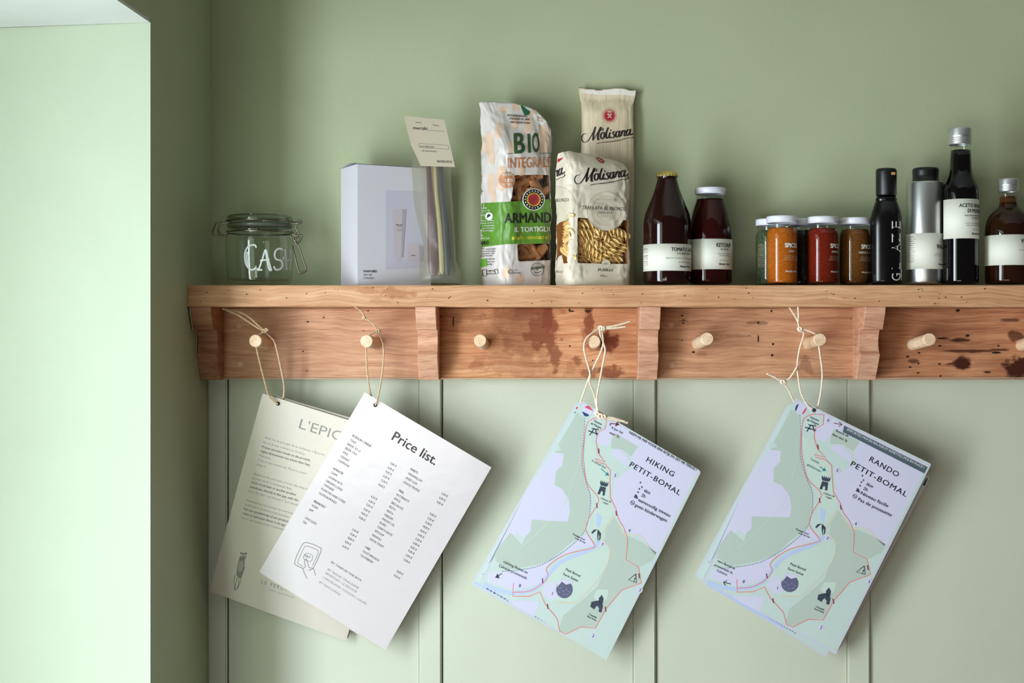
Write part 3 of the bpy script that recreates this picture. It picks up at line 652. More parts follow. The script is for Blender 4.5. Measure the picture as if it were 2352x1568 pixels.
def quadpt(u, v, Q):
    Q = [Vector(q) for q in Q]; return tuple(Q[0]*(1-u)*(1-v)+Q[1]*u*(1-v)+Q[2]*u*v+Q[3]*(1-u)*v)
def draw_map(P, fr):
    """all coordinates are those of the French map; P.xf carries them over to the sheet"""
    P.poly([(610, 62), (1395, 440), (1180, 860), (855, 1505), (95, 1090)], MB_, 2, 'map')
    P.poly([(800, 130), (1385, 430), (1200, 800), (1150, 905), (1040, 800), (950, 770), (900, 690), (860, 620), (860, 480), (900, 460), (980, 400), (960, 350), (1000, 300), (850, 240), (800, 290), (740, 270), (740, 210), (790, 190)], MW, 3, 'map')
    P.poly([(852, 300), (900, 310), (950, 360), (950, 410), (900, 380), (830, 330)], MW, 4, 'map')
    P.poly([(850, 215), (1000, 285), (960, 345), (905, 305), (830, 300), (830, 250)], MG, 4, 'map')
    P.poly([(600, 100), (645, 130), (652, 300), (662, 400), (690, 500), (722, 570), (725, 640), (705, 740), (690, 790), (600, 860), (500, 950), (400, 985), (250, 1012), (165, 960), (190, 925), (270, 905), (320, 880), (345, 800), (300, 790), (335, 815), (370, 780), (372, 720), (480, 722), (590, 728), (600, 660), (585, 590), (540, 540), (495, 520), (500, 440), (540, 402), (500, 400), (480, 330), (520, 318), (500, 290), (560, 180)], MG, 3, 'map')
    P.poly([(535, 405), (500, 440), (497, 520), (545, 542), (590, 600), (602, 668), (592, 728), (372, 722), (370, 790), (330, 830), (290, 800), (260, 850), (225, 880), (130, 985), (110, 1050), (330, 560), (470, 335), (540, 340)], MW, 4, 'map')
    P.poly([(250, 800), (300, 850), (330, 880), (290, 910), (200, 920), (150, 960), (190, 880)], MG, 5, 'map')
    P.poly([(135, 1030), (300, 1020), (400, 990), (500, 955), (600, 885), (690, 800), (720, 800), (760, 855), (600, 905), (520, 950), (475, 990), (485, 1040), (440, 1085), (380, 1110), (280, 1130), (130, 1085)], MW, 4, 'map')
    P.poly([(250, 1185), (440, 1185), (445, 1200), (420, 1275), (330, 1235)], MW, 4, 'map')
    P.poly([(665, 250), (735, 285), (752, 380), (835, 425), (845, 590), (870, 620), (860, 690), (790, 790), (745, 790), (770, 620), (720, 520), (690, 440), (665, 330)], ML, 4, 'map')
    P.poly([(875, 690), (940, 780), (968, 830), (965, 935), (1040, 975), (1062, 1060), (940, 1105), (850, 1210), (790, 1318), (700, 1318), (620, 1362), (565, 1345), (590, 1260), (700, 1170), (790, 1090), (850, 950), (865, 880), (820, 830), (830, 760)], MG, 3, 'map')
    P.poly([(960, 790), (1080, 840), (1150, 885), (1130, 930), (1050, 970), (970, 925)], MG, 3, 'map')
    P.poly([(450, 1125), (490, 1050), (560, 970), (760, 890), (850, 870), (850, 950), (780, 1060), (650, 1180), (540, 1185)], ML, 3, 'map')
    P.poly([(470, 1090), (520, 1060), (545, 1110), (560, 1160), (500, 1175), (460, 1130)], MW, 4, 'map')
    P.poly([(790, 1105), (860, 1105), (850, 1160), (800, 1180), (770, 1150)], ML, 5, 'map')
    P.poly([(768, 670), (800, 690), (790, 760), (768, 740)], MBL, 5, 'map')
    P.line([(110, 1102), (200, 1132), (280, 1145), (380, 1130), (440, 1098), (500, 1020), (560, 960), (640, 920), (740, 880), (790, 835)], 22, MBL, 5, 'map', k=5)
    P.line([(650, 130), (655, 250), (655, 380), (690, 500), (722, 580), (722, 680), (690, 790), (600, 880), (480, 960), (380, 1000), (200, 1026)], 4, MD, 6, 'map', k=6, dash=(10, 6))
    P.line([(735, 127), (790, 132), (785, 190), (740, 212), (733, 262), (752, 330), (770, 350), (800, 380), (735, 362), (745, 380), (800, 392), (835, 425), (838, 500), (845, 580), (885, 645), (905, 705), (940, 750), (967, 820), (962, 930), (1040, 970), (1062, 1060), (940, 1105), (850, 1210), (785, 1325), (700, 1320), (610, 1365), (572, 1350), (555, 1280), (480, 1200), (445, 1132), (380, 1160), (285, 1162), (285, 1088)], 4.5, MR, 7, 'route')
    P.line([(285, 1140), (380, 1130), (450, 1090), (490, 1040), (478, 1000), (520, 955), (600, 910), (750, 872), (765, 855), (722, 800), (705, 760), (722, 700), (770, 620), (765, 575), (700, 510), (675, 430), (660, 330), (665, 180), (690, 142), (735, 127)], 4.5, MR, 7, 'route', k=4)
    for q in ((755, 318), (888, 670), (845, 1215), (495, 1212), (1045, 1020), (458, 1068), (765, 630)): P.line([(q[0]-2, q[1]-14), (q[0]+3, q[1]+14)], 6, MDR, 8, 'route')
    P.line([(870, 685), (820, 760), (806, 815), (855, 870), (850, 950), (800, 1040), (700, 1150), (640, 1188), (540, 1185)], 5, MY, 6, 'map', k=5)
    P.line([(895, 730), (950, 790), (1040, 790), (1080, 830), (1130, 870)], 5, MY, 6, 'map', k=5)
    P.line([(630, 260), (640, 380), (600, 520), (560, 640), (420, 790), (300, 900)], 3, ML, 6, 'map', k=5)
    # castle
    a = R(8)
    def ic(cx, cy, pts, ang=8, s=1): c_, s_ = math.cos(R(ang)), math.sin(R(ang)); return [(cx+(x*c_-y*s_)*s, cy+(x*s_+y*c_)*s) for x, y in pts]
    P.poly(ic(795, 535, [(-26, -34), (-24, -48), (-16, -34), (-12, -48), (-4, -34), (0, -48), (6, -34), (12, -48), (16, -34), (26, -48), (26, -26), (18, -18), (-18, -18)], 12), MK, 8, 'castle_symbol')
    P.poly(ic(795, 535, [(-18, -14), (18, -14), (22, 34), (8, 34), (7, 18), (0, 10), (-7, 18), (-8, 34), (-24, 34)], 12), MK, 8, 'castle_symbol')
    # beach parasol
    P.poly(ic(770, 800, [(-34, -6), (-24, -28), (0, -36), (-14, -20), (-22, -4)], 15), MK, 8, 'parasol_symbol')
    P.poly(ic(770, 800, [(0, -36), (12, -24), (16, 0), (20, 30), (8, 0), (2, -18)], 15), MK, 8, 'parasol_symbol')
    P.poly(ic(770, 800, [(2, -36), (26, -20), (32, 12), (24, 26), (22, 0)], 15), MK, 8, 'parasol_symbol')
    # church
    P.poly(ic(800, 1190, [(-44, 24), (-44, -4), (-20, -16), (2, -24), (30, 0), (30, 40), (12, 40), (10, 20), (-4, 8), (-14, 22), (-16, 34)], 12), MK, 8, 'church_symbol')
    P.poly(ic(815, 1160, [(0, -26), (16, -6), (16, 26), (-6, 20), (-14, -2)], 12), MK, 8, 'church_symbol')
    # picnic table
    for L in ([(700, 190), (745, 198)], [(680, 205), (710, 212)], [(715, 192), (690, 230)], [(725, 196), (735, 230)], [(700, 212), (745, 222)]): P.line(L, 6, MK, 8, 'picnic_table_symbol')
    # warning triangle
    P.line([(1025, 1010), (980, 1045), (1030, 1060), (1025, 1010)], 5, MK, 8, 'warning_symbol'); P.text(1010, 1052, '!', 34, MK, 20, 8, 'warning_symbol', .03)
    # round farm picture
    P.disc(592, 1112, 50, MPH, 8, 'farm_picture', 28); P.poly([(545, 1105), (575, 1068), (600, 1085), (640, 1075), (640, 1062), (560, 1055)], MW, 9, 'farm_picture')
    for x, y in ((568, 1105), (585, 1120), (605, 1112), (622, 1125), (590, 1140), (562, 1128), (612, 1140)): P.poly([(x-7, y-5), (x+7, y-2), (x+6, y+6), (x-8, y+3)], MD, 9, 'farm_picture')
    P.line([(570, 1180), (620, 1188)], 2.5, MY, 8)
    # flag
    if fr:
        P.disc(655, 98, 34, MW, 8, 'flag_badge')
        P.poly([(645, 68), (632, 76), (623, 95), (628, 112)], MBLU, 9, 'flag_badge', k=3); P.poly([(688, 88), (684, 110), (668, 128), (664, 124), (676, 104)], MRED, 9, 'flag_badge', k=3)
    # numbers
    for n, x, y in (('6', 808, 170), ('5', 860, 462), ('4', 967, 772), ('7', 803, 857), ('3', 1045, 1108), ('2', 766, 1375), ('1', 513, 1145), ('8', 316, 1108)):
        P.disc(x+8, y-8, 17, MW, 7, 'number_badge', 18); P.text(x, y, n, 26, MK, 15, 8, bold=.02)
    for t, x, y, s_, a_ in (('Hameau', 708, 150, 17, 22), ('de Palogne', 690, 165, 17, 22), ('Passage sous', 625, 800, 16, 22), ('voie ferrée', 640, 822, 16, 22), ('Château de', 785, 590, 15, 18), ('Logne', 800, 612, 15, 18),
                            ('Petit Bomal', 592, 1003, 21, 22), ('Farm Suites', 578, 1030, 21, 22), ('Chapelle', 742, 1250, 15, 22), ('Saint Rahy', 732, 1262, 15, 22)):
        P.text(x, y, t, s_, MK, a_, 8, bold=.012)
def hx(p): return quadpt(*uvof(p, RQ), HQ)
HQp = [k7(p) for p in HQ]; RQp = [k8(p) for p in RQ]
e, P = sheet('laminated_map', [k7(p) for p in ((645, 52), (1340, 470), (788, 1537), (30, 1118))], -.066, -.030, MB_, 'laminated trail map just behind the Dutch hiking map, showing along its left edge', LAMI, rad=8)
P.line([k7(p) for p in ((120, 1140), (400, 1300), (700, 1465))], 3, MD, 2, k=3, dash=(6, 3)); P.text(*k7((135, 1005)), 'Co', 8, MK, 27, 3); P.line([k7(p) for p in ((95, 1058), (125, 1055), (180, 1072))], 1.4, MD, 3); P.line([k7(p) for p in ((640, 92), (660, 96))], 5, MRED, 3); P.line([k7(p) for p in ((632, 118), (645, 124))], 5, MBLU, 3)
P.line([k7(p) for p in ((50, 1105), (170, 1165), (330, 1240), (560, 1370))], 6, MBL, 2, k=3)
P.build(e)
e, P = sheet('laminated_map', HQp, -.0765, -.036, PAPERL, 'laminated Dutch hiking map hanging from the fourth peg, front of its pair', LAMI, rad=8)
P.xf = lambda p: k7(hx(p)); draw_map(P, False); P.xf = lambda p: k7(p)
P.disc(703, 108, 34, MW, 8, 'flag_badge'); P.poly([(690, 88), (712, 78), (732, 100), (733, 108)], MRED, 9, 'flag_badge', k=2); P.poly([(674, 112), (716, 132), (705, 142), (688, 138)], MBLU, 9, 'flag_badge', k=2)
P.text(945, 238, 'NEEM ME MEE VOOR EEN RITJE EN ZET ME TERUG !', 19, MK, 29.5, 8, bold=.02, width=448)
P.text(1042, 400, 'HIKING', 43, MK, 30, 8, bold=.012, width=182, spacing=1.15); P.text(945, 428, 'PETIT-BOMAL', 43, MK, 30.5, 8, bold=.012, width=338, spacing=1.15)
for t, x, y in (('6km', 1032, 578), ('2h', 1016, 604), ('eenvoudig niveau', 998, 632), ('geen kinderwagen', 980, 662)): P.text(x, y, t, 27, MK, 27, 8, bold=.02, width=13.0*len(t))
for x, y in ((1014, 526), (1022, 552), (1008, 562), (1000, 582)): P.disc(x, y, 5, MK, 8, 'pictogram', 10)
P.poly([(985, 592), (994, 600), (1000, 622), (975, 612)], MK, 8, 'pictogram'); P.disc(968, 643, 13, MK, 8, 'pictogram', 20, 10); P.line([(960, 636), (976, 652)], 4, MK, 8, 'pictogram')
for t, x, y, c in (('4 km lus', 842, 212, MK), ('naar Sy', 832, 240, MDR), ('richting Bomal en', 215, 990, MK), ('Calvarie promenade', 188, 1012, MK)): P.text(x, y, t, 22, c, 25, 8, bold=.015)
P.text(728, 402, "4 tunnel bus", 19, MT, 28, 8, bold=.01); P.line([(785, 445), (828, 482)], 4, MT, 8, 'arrow'); P.poly([(832, 486), (806, 484), (824, 464)], MT, 8, 'arrow')
P.line([(842, 182), (885, 188)], 5, MDR, 8, 'arrow'); P.poly([(892, 190), (866, 200), (876, 174)], MDR, 8, 'arrow'); P.line([(210, 1052), (178, 1075)], 5, MK, 8, 'arrow'); P.poly([(170, 1078), (184, 1052), (196, 1082)], MK, 8, 'arrow')
P.build(e)
GQ = lambda L: [k8(p) for p in L]
e, P = sheet('laminated_map', GQ([(600, 110), (1408, 492), (862, 1528), (70, 1080)]), -.052, -.020, MB_, 'rearmost trail map on the sixth peg, its dark corner block peeking out at right', lammat('pinkish_laminate', (206, 196, 200)), rad=6)
P.poly(GQ([(1384, 505), (1396, 498), (1376, 545), (1364, 540)]), LI, 3, 'dark_block'); P.build(e)
e, P = sheet('laminated_map', GQ([(585, 65), (1365, 445), (800, 1543), (35, 1070)]), -.060, -.026, MB_, 'middle trail map on the sixth peg, its pale corner peeking out at lower left', LAMI, rad=8)
P.line(GQ([(110, 1115), (330, 1240), (560, 1370)]), 7, MBL, 2, k=3); P.line(GQ([(420, 1280), (520, 1340), (640, 1410)]), 2, MD, 3, dash=(4, 3)); P.text(*k8((140, 968)), 'ver', 7, MD, 28, 3); P.text(*k8((118, 988)), 'pro', 7, MD, 28, 3); P.build(e)
e, P = sheet('laminated_map', RQp, -.069, -.032, PAPERL, 'laminated French trail map with grey header bar, front sheet on the sixth peg', LAMI, k8((733, 106)), rad=4)
P.xf = lambda p: k8(p); draw_map(P, True)
P.poly([(908, 195), (1392, 436), (1374, 473), (900, 232)], MBAR, 8, 'header_bar')
P.text(922, 222, 'EMPORTEZ-MOI EN BALADE ET REMETTEZ-MOI EN PLACE !', 20, lammat('bar_white_ink', (236, 236, 240)), 26.5, 10, bold=.03, width=500)
P.text(1048, 397, 'RANDO', 43, MK, 30, 8, bold=.012, width=192, spacing=1.15); P.text(940, 424, 'PETIT-BOMAL', 43, MK, 29.7, 8, bold=.012, width=372, spacing=1.15)
for t, x, y in (('6km', 1034, 540), ('2h', 1016, 566), ('Niveau facile', 1000, 592), ('Pas de poussette', 984, 628)): P.text(x, y, t, 27, MK, 26, 8, bold=.02, width=13.6*len(t))
for x, y in ((1014, 486), (1020, 512), (1008, 524), (1000, 544)): P.disc(x, y, 5, MK, 8, 'pictogram', 10)
P.poly([(985, 556), (994, 564), (1000, 586), (975, 576)], MK, 8, 'pictogram'); P.disc(970, 606, 13, MK, 8, 'pictogram', 20, 10); P.line([(962, 598), (978, 614)], 4, MK, 8, 'pictogram')
for t, x, y, c in (('Boucle de', 858, 228, MK), ('4km vers Sy', 836, 250, MK), ('vers Bomal et', 170, 985, MK), ('promenade du', 152, 1008, MK), ('Calvaire', 165, 1040, MK)): P.text(x, y, t, 20, c, 25, 8, bold=.015)
P.text(708, 392, 'Tunnels', 18, MT, 26, 8, bold=.012); P.text(690, 424, 'géothermies', 18, MT, 28, 8, bold=.012); P.line([(765, 432), (795, 455)], 4, MT, 8, 'arrow'); P.poly([(804, 460), (778, 458), (794, 438)], MT, 8, 'arrow')
P.line([(848, 180), (895, 190)], 4, MDR, 8, 'arrow'); P.line([(878, 174), (897, 190), (876, 200)], 4, MDR, 8, 'arrow'); P.line([(250, 1115), (208, 1105)], 5, MK, 8, 'arrow'); P.line([(228, 1095), (206, 1105), (218, 1124)], 5, MK, 8, 'arrow')
P.build(e)

# ---------------------------------------------------------------- things on the shelf
def zy(py, y): return CZ-(py-VY)/s_at(y)
def profpx(L, y, k=0):
    """list of (half width px, py) from bottom to top -> (r, z) with the foot set on the shelf"""
    s = s_at(y); P = [(hw/s, zy(py, y)) for hw, py in L]
    if k: P = smoothprof(P, k)
    dz = ZT+.0002-min(z for r, z in P); return [(max(0, r), max(ZT+.0002, z)) for r, z in P]
def round_px(name, L, cx, y, m, parent=None, k=0, n=64, org=None, smooth=True, ey=1):
    c = W(cx, 600, y); V, Fc = lathe(profpx(L, y, k), c.x, y, n, ey)
    return link(name, V, Fc, m, parent, org if org is not None else (parent.location if parent else (c.x, y, ZT)), smooth), V, Fc

# --- clip-top jar
jy = -.045; jc = W(597, 600, jy)
jar = empty('clip_top_jar', (jc.x, jy, ZT), 'empty clear glass clip-top jar with CASH painted on it in white', 'jar')
js = s_at(jy)
outer = [(0, 652), (64, 652), (69, 650), (71, 646), (73, 640), (76, 600), (78, 565), (78, 550), (76, 543), (71, 539), (71, 536), (75, 534), (76, 531), (75, 528), (71, 525)]
inner = [(68, 525), (68, 538), (74, 546), (75, 565), (73, 600), (70, 638), (64, 645), (0, 646)]
P1 = profpx(outer, jy); P2 = profpx(inner, jy)
V, Fc = lathe(P1, jc.x, jy, 72); link('glass_body', V, Fc, clear('jar_glass', (248, 251, 249), rough=.015, refl=1.2), jar, jar.location, True)
V, Fc = lathe(profpx([(0, 645.0), (62, 645), (68, 641)], jy), jc.x, jy, 72); link('glass_foot', V, Fc, clear('jar_glass_thick', (225, 232, 226), rough=.05), jar, jar.location, True)
V, Fc = lathe(profpx([(69, 524.5), (74, 522), (75, 519), (74, 516), (70, 514), (68, 513)], jy), jc.x, jy, 72); link('rubber_seal', V, Fc, clear('pale_rubber_seal', (150, 158, 146), haze=.6, hazecol=(120, 122, 104), rough=.3), jar, jar.location, True)
V, Fc = lathe(profpx([(60, 514), (72, 512), (75, 507), (75, 503), (73, 500), (68, 499), (66, 502), (60, 503.5), (0, 504)], jy), jc.x, jy, 72); link('glass_lid', V, Fc, clear('lid_glass', (238, 244, 238), rough=.015, refl=1.5), jar, jar.location, True)
V, Fc = lathe(profpx([(68, 499), (66, 496.6), (70, 495.6), (74, 497), (75, 500)], jy), jc.x, jy, 72); link('lid_rim', V, Fc, clear('lid_rim_glass', (190, 200, 190), rough=.05, refl=2), jar, jar.location, True)
def ringpts(r, z, n=64): return [(jc.x+r*math.cos(2*math.pi*i/n), jy+r*math.sin(2*math.pi*i/n), z) for i in range(n)]
def JX(px, py, dy=0): return tuple(W(px, py, jy+dy))
cj = crop(400, 440, 3.409)
def JP(L, dy=0): return [JX(*cj(p), dy) for p in L]
V, Fc = merge([tube(ringpts(75.5/js, zy(534.5, jy)), .0012, 8, True), tube(ringpts(75.5/js, zy(509, jy)), .0012, 8, True)])
link('wire_ring', V, Fc, STEEL, jar, jar.location, True)
def wire(L, dy, r=.0011, k=6): return tube(smoothprof(JP(L, dy), k), r, 8)
q = [wire([(905, 250), (940, 246), (985, 248), (998, 232), (975, 230), (960, 250), (955, 290), (972, 320), (968, 350), (950, 375), (952, 405), (968, 412)], -.012), wire([(905, 243), (985, 240), (992, 236)], .010),
     wire([(960, 250), (958, 300), (970, 340), (985, 345), (990, 360), (975, 400)], .012)]
V, Fc = merge(q); link('clasp_wire', V, Fc, STEEL, jar, jar.location, True)
q = [wire([(925, 425), (945, 500), (975, 625), (1000, 635), (1030, 618), (1032, 600), (1000, 500), (975, 430), (955, 395)], -.008, .0013), wire([(940, 345), (985, 342), (998, 352), (975, 395), (945, 390), (935, 360)], -.010, .0015), wire([(925, 330), (945, 340), (950, 352)], -.010, .0014)]
V, Fc = merge(q); link('clasp_lever', V, Fc, STEEL, jar, jar.location, True)
q = [wire([(448, 232), (400, 236), (335, 242), (318, 270), (300, 325), (322, 345), (360, 335)], -.010), wire([(440, 242), (365, 250), (350, 275), (345, 320), (380, 328), (425, 322)], -.016), wire([(345, 300), (362, 330), (400, 345), (430, 318)], .010), wire([(330, 345), (420, 335)], .004)]
V, Fc = merge(q); link('hinge_wire', V, Fc, STEEL, jar, jar.location, True)
V, Fc = lathe([(r, z) for r, z in P1], jc.x, jy, 96); pj = Print(bvh_proj(V, Fc, .0003), None)
CHALK = mat('chalk_white_paint', (206, 212, 206), .7)
for L in ([(642, 440), (635, 420), (612, 418), (580, 430), (560, 462), (554, 510), (562, 565), (585, 600), (612, 612), (640, 595)], [(572, 470), (570, 520), (578, 580)],
          [(652, 600), (660, 612), (690, 530), (715, 455), (735, 530), (760, 612)], [(672, 540), (745, 530)], [(655, 612), (690, 612)], [(715, 460), (740, 600), (765, 614)],
          [(848, 455), (825, 445), (795, 462), (785, 500), (800, 530), (835, 540), (848, 575), (830, 605), (795, 610), (780, 585)], [(858, 510), (850, 530)],
          [(868, 450), (874, 530), (880, 614)], [(912, 450), (914, 530), (908, 614)], [(870, 540), (914, 532)]):
    pj.line([cj(p) for p in L], 3.6, CHALK, 1, 'lettering', k=5)
pj.build(jar)

# --- white carton, turned so that its left side shows
def boxy(psi, corner, Wd, Dp, Hh):
    ex = Vector((math.cos(psi), math.sin(psi), 0)); ey = Vector((-math.sin(psi), math.cos(psi), 0)); c = Vector(corner)
    return ex, ey, lambda x, y, z: c+ex*x+ey*y+Vector((0, 0, z))
cy0 = -.092; c0 = W(820, 600, cy0); ch = zy(374, cy0)-ZT
ex, ey, BP = boxy(R(28), (c0.x, cy0, ZT), .116, .0665, ch)
CARD = mat('white_carton', (210, 206, 214), .5, bump=.03, bscale=300, coat=.1); CARDP = mat('carton_print_grey', (196, 191, 206), .5); TUBEP = mat('carton_print_tube', (196, 184, 190), .5); TUBED = mat('carton_print_shade', (170, 162, 172), .5)
ct = empty('carton', BP(.055, .033, 0), 'plain white cosmetics carton printed with a tube and a pot', 'box')
def quadbox(x0, x1, y0, y1, z0, z1, m, name, b=.0008):
    v, f = box(x0, x1, y0, y1, z0, z1); bm = bmesh.new(); vs = [bm.verts.new(BP(*p)) for p in v]
    for q in f: bm.faces.new([vs[i] for i in q])
    bmesh.ops.bevel(bm, geom=list(bm.edges), offset=b, segments=2, affect='EDGES'); bm.verts.index_update()
    V = [p.co.copy() for p in bm.verts]; Fc = [[p.index for p in q.verts] for q in bm.faces]; bm.free()
    return link(name, V, Fc, m, ct, ct.location), V, Fc
_, V, Fc = quadbox(0, .116, 0, .0665, .0002, ch-.0012, CARD, 'carton_body')
# slightly arched top flap
fv = []; ff = []
for i in range(9):
    for j in range(7):
        x = .0005+.115*i/8; y = .0005+.065*j/6; fv.append(BP(x, y, ch-.0008+.0035*math.sin(math.pi*j/6)*(1-i/8)**1.5))
n0 = len(fv)
for i in range(8):
    for j in range(6): a = i*7+j; ff.append((a, a+7, a+8, a+1))
link('top_flap', fv+[p-Vector((0, 0, .0006)) for p in fv], ff+[tuple(k+n0 for k in q[::-1]) for q in ff], CARD, ct, ct.location, True)
pc = Print(bvh_proj(V, Fc, .0002)); cb = crop(740, 240, 3.565)
Q = lambda L: [cb(p) for p in L]
pc.poly(Q([(520, 702), (850, 715), (850, 1335), (520, 1350)]), CARDP, 1)
pc.poly(Q([(573, 855), (686, 860), (662, 1250), (597, 1250)]), TUBEP, 2); pc.poly(Q([(655, 860), (686, 860), (662, 1250), (645, 1250)]), TUBED, 3); pc.poly(Q([(612, 1255), (650, 1255), (648, 1285), (616, 1285)]), TUBEP, 2)
pc.poly(Q([(700, 1140), (715, 1132), (815, 1136), (832, 1165), (825, 1285), (720, 1290), (700, 1275)]), TUBEP, 2); pc.poly(Q([(790, 1150), (830, 1165), (825, 1285), (800, 1288)]), TUBED, 3)
for t, x, y, s_, wd, m in (('meraki', 334, 1372, 9.5, 30, INK), ('SET 08', 336, 1400, 5, 18, GREYINK), ('LOVEABLY', 336, 1425, 4.6, 25, GREYINK), ('Meraki', 602, 990, 4.4, 14, INK), ('hand cream', 608, 1003, 3, 12, PALEINK), ('linen dew', 610, 1025, 3, 11, PALEINK), ('orchid', 612, 1036, 3, 10, PALEINK), ('meraki', 724, 1238, 3.6, 10, INK)):
    pc.text(*cb((x, y)), t, s_, m, 1, 4, bold=.01, width=wd)
pc.build(ct)

# --- pouch with toothbrushes
PB = .030; PAo = -.088-PB*ZT        # leaning plane y = PAo + B*z is set below
B_ = .12; A_ = -.086-B_*ZT
pp = plane_proj(A_, B_)
rows = [(330, 727, 1000), (400, 735, 1030), (510, 733, 1050), (620, 740, 1055), (800, 753, 1068), (900, 772, 1075), (1000, 795, 1080), (1100, 820, 1085), (1170, 832, 1090), (1230, 818, 1092), (1290, 800, 1097), (1350, 795, 1128), (1420, 790, 1133), (1464, 790, 1136)]
rows = smoothprof(rows, 3)
fo = empty('paper_pouch', pp(*cb((960, 1464)), 0), 'translucent pouch with a cream header card, leaning beside the carton', 'pouch')
def pouch(side):
    V = []; Fc = []; n = 16
    for j, (yy, xa, xb) in enumerate(rows):
        v = j/(len(rows)-1)
        for i in range(n+1):
            t = i/n; p = pp(*cb((xa+(xb-xa)*t, yy)), 0)
            fat = .012*math.sin(math.pi*t)**.6*min(1, .5+v*1.3)*min(1, (1-v)*9+.25)
            wr = .0012*noise.noise(Vector((t*5, v*9, 2+side)))+.0006*noise.noise(Vector((t*14, v*22, 5+side)))
            V.append(p+Vector((0, side*fat+wr*math.sin(math.pi*t), 0)))
        if j:
            for i in range(n): a = (j-1)*(n+1)+i; Fc.append((a, a+1, a+n+2, a+n+1))
    return V, Fc
V, Fc = merge([pouch(-1), pouch(1)])
minz = min(v[2] for v in V)
for i, v in enumerate(V): v[2] = max(v[2], ZT+.0003)
link('pouch_film', V, Fc, clear('glassine', (236, 234, 222), haze=.15, hazecol=(222, 221, 212), rough=.3, refl=.55, bump=.3), fo, fo.location, True)
CREAM = mat('cream_card', (186, 174, 152), .65, bump=.05, bscale=400)
def card(name, Qd, off, th=2):
    out = [cb(p) for p in Qd]; n = len(out); f_ = plane_proj(A_-off, B_)
    V = [f_(a, b, 0) for a, b in out]+[f_(a, b, -4) for a, b in out]
    link(name, V, [tuple(range(n)), tuple(range(2*n-1, n-1, -1))]+[(i, n+i, n+(i+1) % n, (i+1) % n) for i in range(n)], CREAM, fo, fo.location)
card('header_card', [(712, 96), (1000, 125), (1088, 512), (806, 502)], .016)
card('header_back', [(668, 92), (712, 96), (806, 502), (770, 420), (728, 335)], .011)
pk = Print(plane_proj(A_-.016, B_)); 
for t, x, y, s_, a, wd, m in (('meraki', 742, 202, 10.5, 3, 33, INK), ('TOOTHBRUSHES', 795, 347, 4.4, 3, 34, GREYINK), ('1 BIG, ADAPT FOR MORE', 812, 383, 4, 3, 34, GREYINK), ('*BATHROOM N2', 938, 474, 7.5, 2, 35, INK)): pk.text(*cb((x, y)), t, s_, m, a, 3, bold=.015, width=wd)
for L in ([(790, 318), (1032, 334)], [(790, 318), (798, 352)], [(798, 352), (1040, 366)], [(1032, 334), (1040, 366)], [(860, 210), (1000, 220)]): pk.line(Q(L), .7, GREYINK, 2, 'ruled_line')
for L in ([(764, 146), (812, 149)], [(905, 166), (958, 176)]): pk.line(Q(L), 1.3, mat('staple_metal', (120, 116, 108), .4, metal=.8), 2, 'staple')
pk.build(fo)
for nm, L, wd, col, off, lab in (('a', [(866, 470), (880, 700), (897, 950), (908, 1200), (912, 1405)], [30, 44, 70, 90, 80], (92, 42, 56), -.001, 'dark plum toothbrush, leftmost in the translucent pouch'),
                             ('b', [(893, 470), (905, 700), (935, 950), (950, 1200), (958, 1395)], [30, 32, 36, 40, 40], (190, 164, 150), .002, 'beige toothbrush between the plum and the yellowish one in the pouch'),
                             ('c', [(922, 470), (935, 720), (958, 950), (975, 1200), (982, 1390)], [28, 32, 38, 46, 44], (200, 188, 142), 0, 'pale yellow toothbrush in the middle of the pouch'),
                             ('d', [(966, 470), (980, 700), (1006, 950), (1022, 1200), (1027, 1400)], [42, 46, 58, 64, 54], (48, 54, 64), -.001, 'slate grey toothbrush, rightmost in the translucent pouch')):
    f_ = plane_proj(A_+off, B_); pts = [f_(*cb(p), 0) for p in L]; pts = smoothprof([tuple(p) for p in pts], 6); ws = smoothprof([(a,) for a in wd], 6)
    n = 12; V = []; Fc = []
    K = len(pts)
    for i, p in enumerate(pts):
        r = ws[min(i, len(ws)-1)][0]/3.565/s_at(-.07)/2; e = 1-max(0, (i-(K-4))/3)**2*.55 if i > K-4 else 1
        for j in range(n): a = 2*math.pi*j/n; V.append(Vector(p)+Vector((math.cos(a)*r*e, math.sin(a)*min(r*.5, .0026)*e, 0)))
        if i: Fc += [((i-1)*n+j, (i-1)*n+(j+1) % n, i*n+(j+1) % n, i*n+j) for j in range(n)]
    Fc += [tuple(range(n)), tuple((K-1)*n+j for j in range(n))]
    t = empty('toothbrush', pts[-1], lab, 'toothbrush', 'toothbrushes in the pouch')
    link('handle', V, Fc, mat('brush_plastic_'+nm, col, .35, coat=.3), t, t.location, True)
    # bristle head at the top, under the card
    p = Vector(pts[0]); up = (Vector(pts[0])-Vector(pts[6])).normalized()
    V, Fc = tube([p, p+up*.012, p+up*.028], .0035, 8, rfun=lambda u: .0022+.003*math.sin(u*3)*.6); link('neck', V, Fc, mat('brush_plastic_'+nm, col), t, t.location, True)
    P_ = []
    for a in range(8):
        b0 = p+up*(.014+.0017*a); P_.append(box(b0.x-.003, b0.x+.003, b0.y-.0085, b0.y-.002, b0.z-.0006, b0.z+.0006))
    V, Fc = merge(P_); o = link('bristles', V, Fc, mat('bristle_white', (225, 222, 210), .6), t, t.location); o['kind'] = 'stuff'

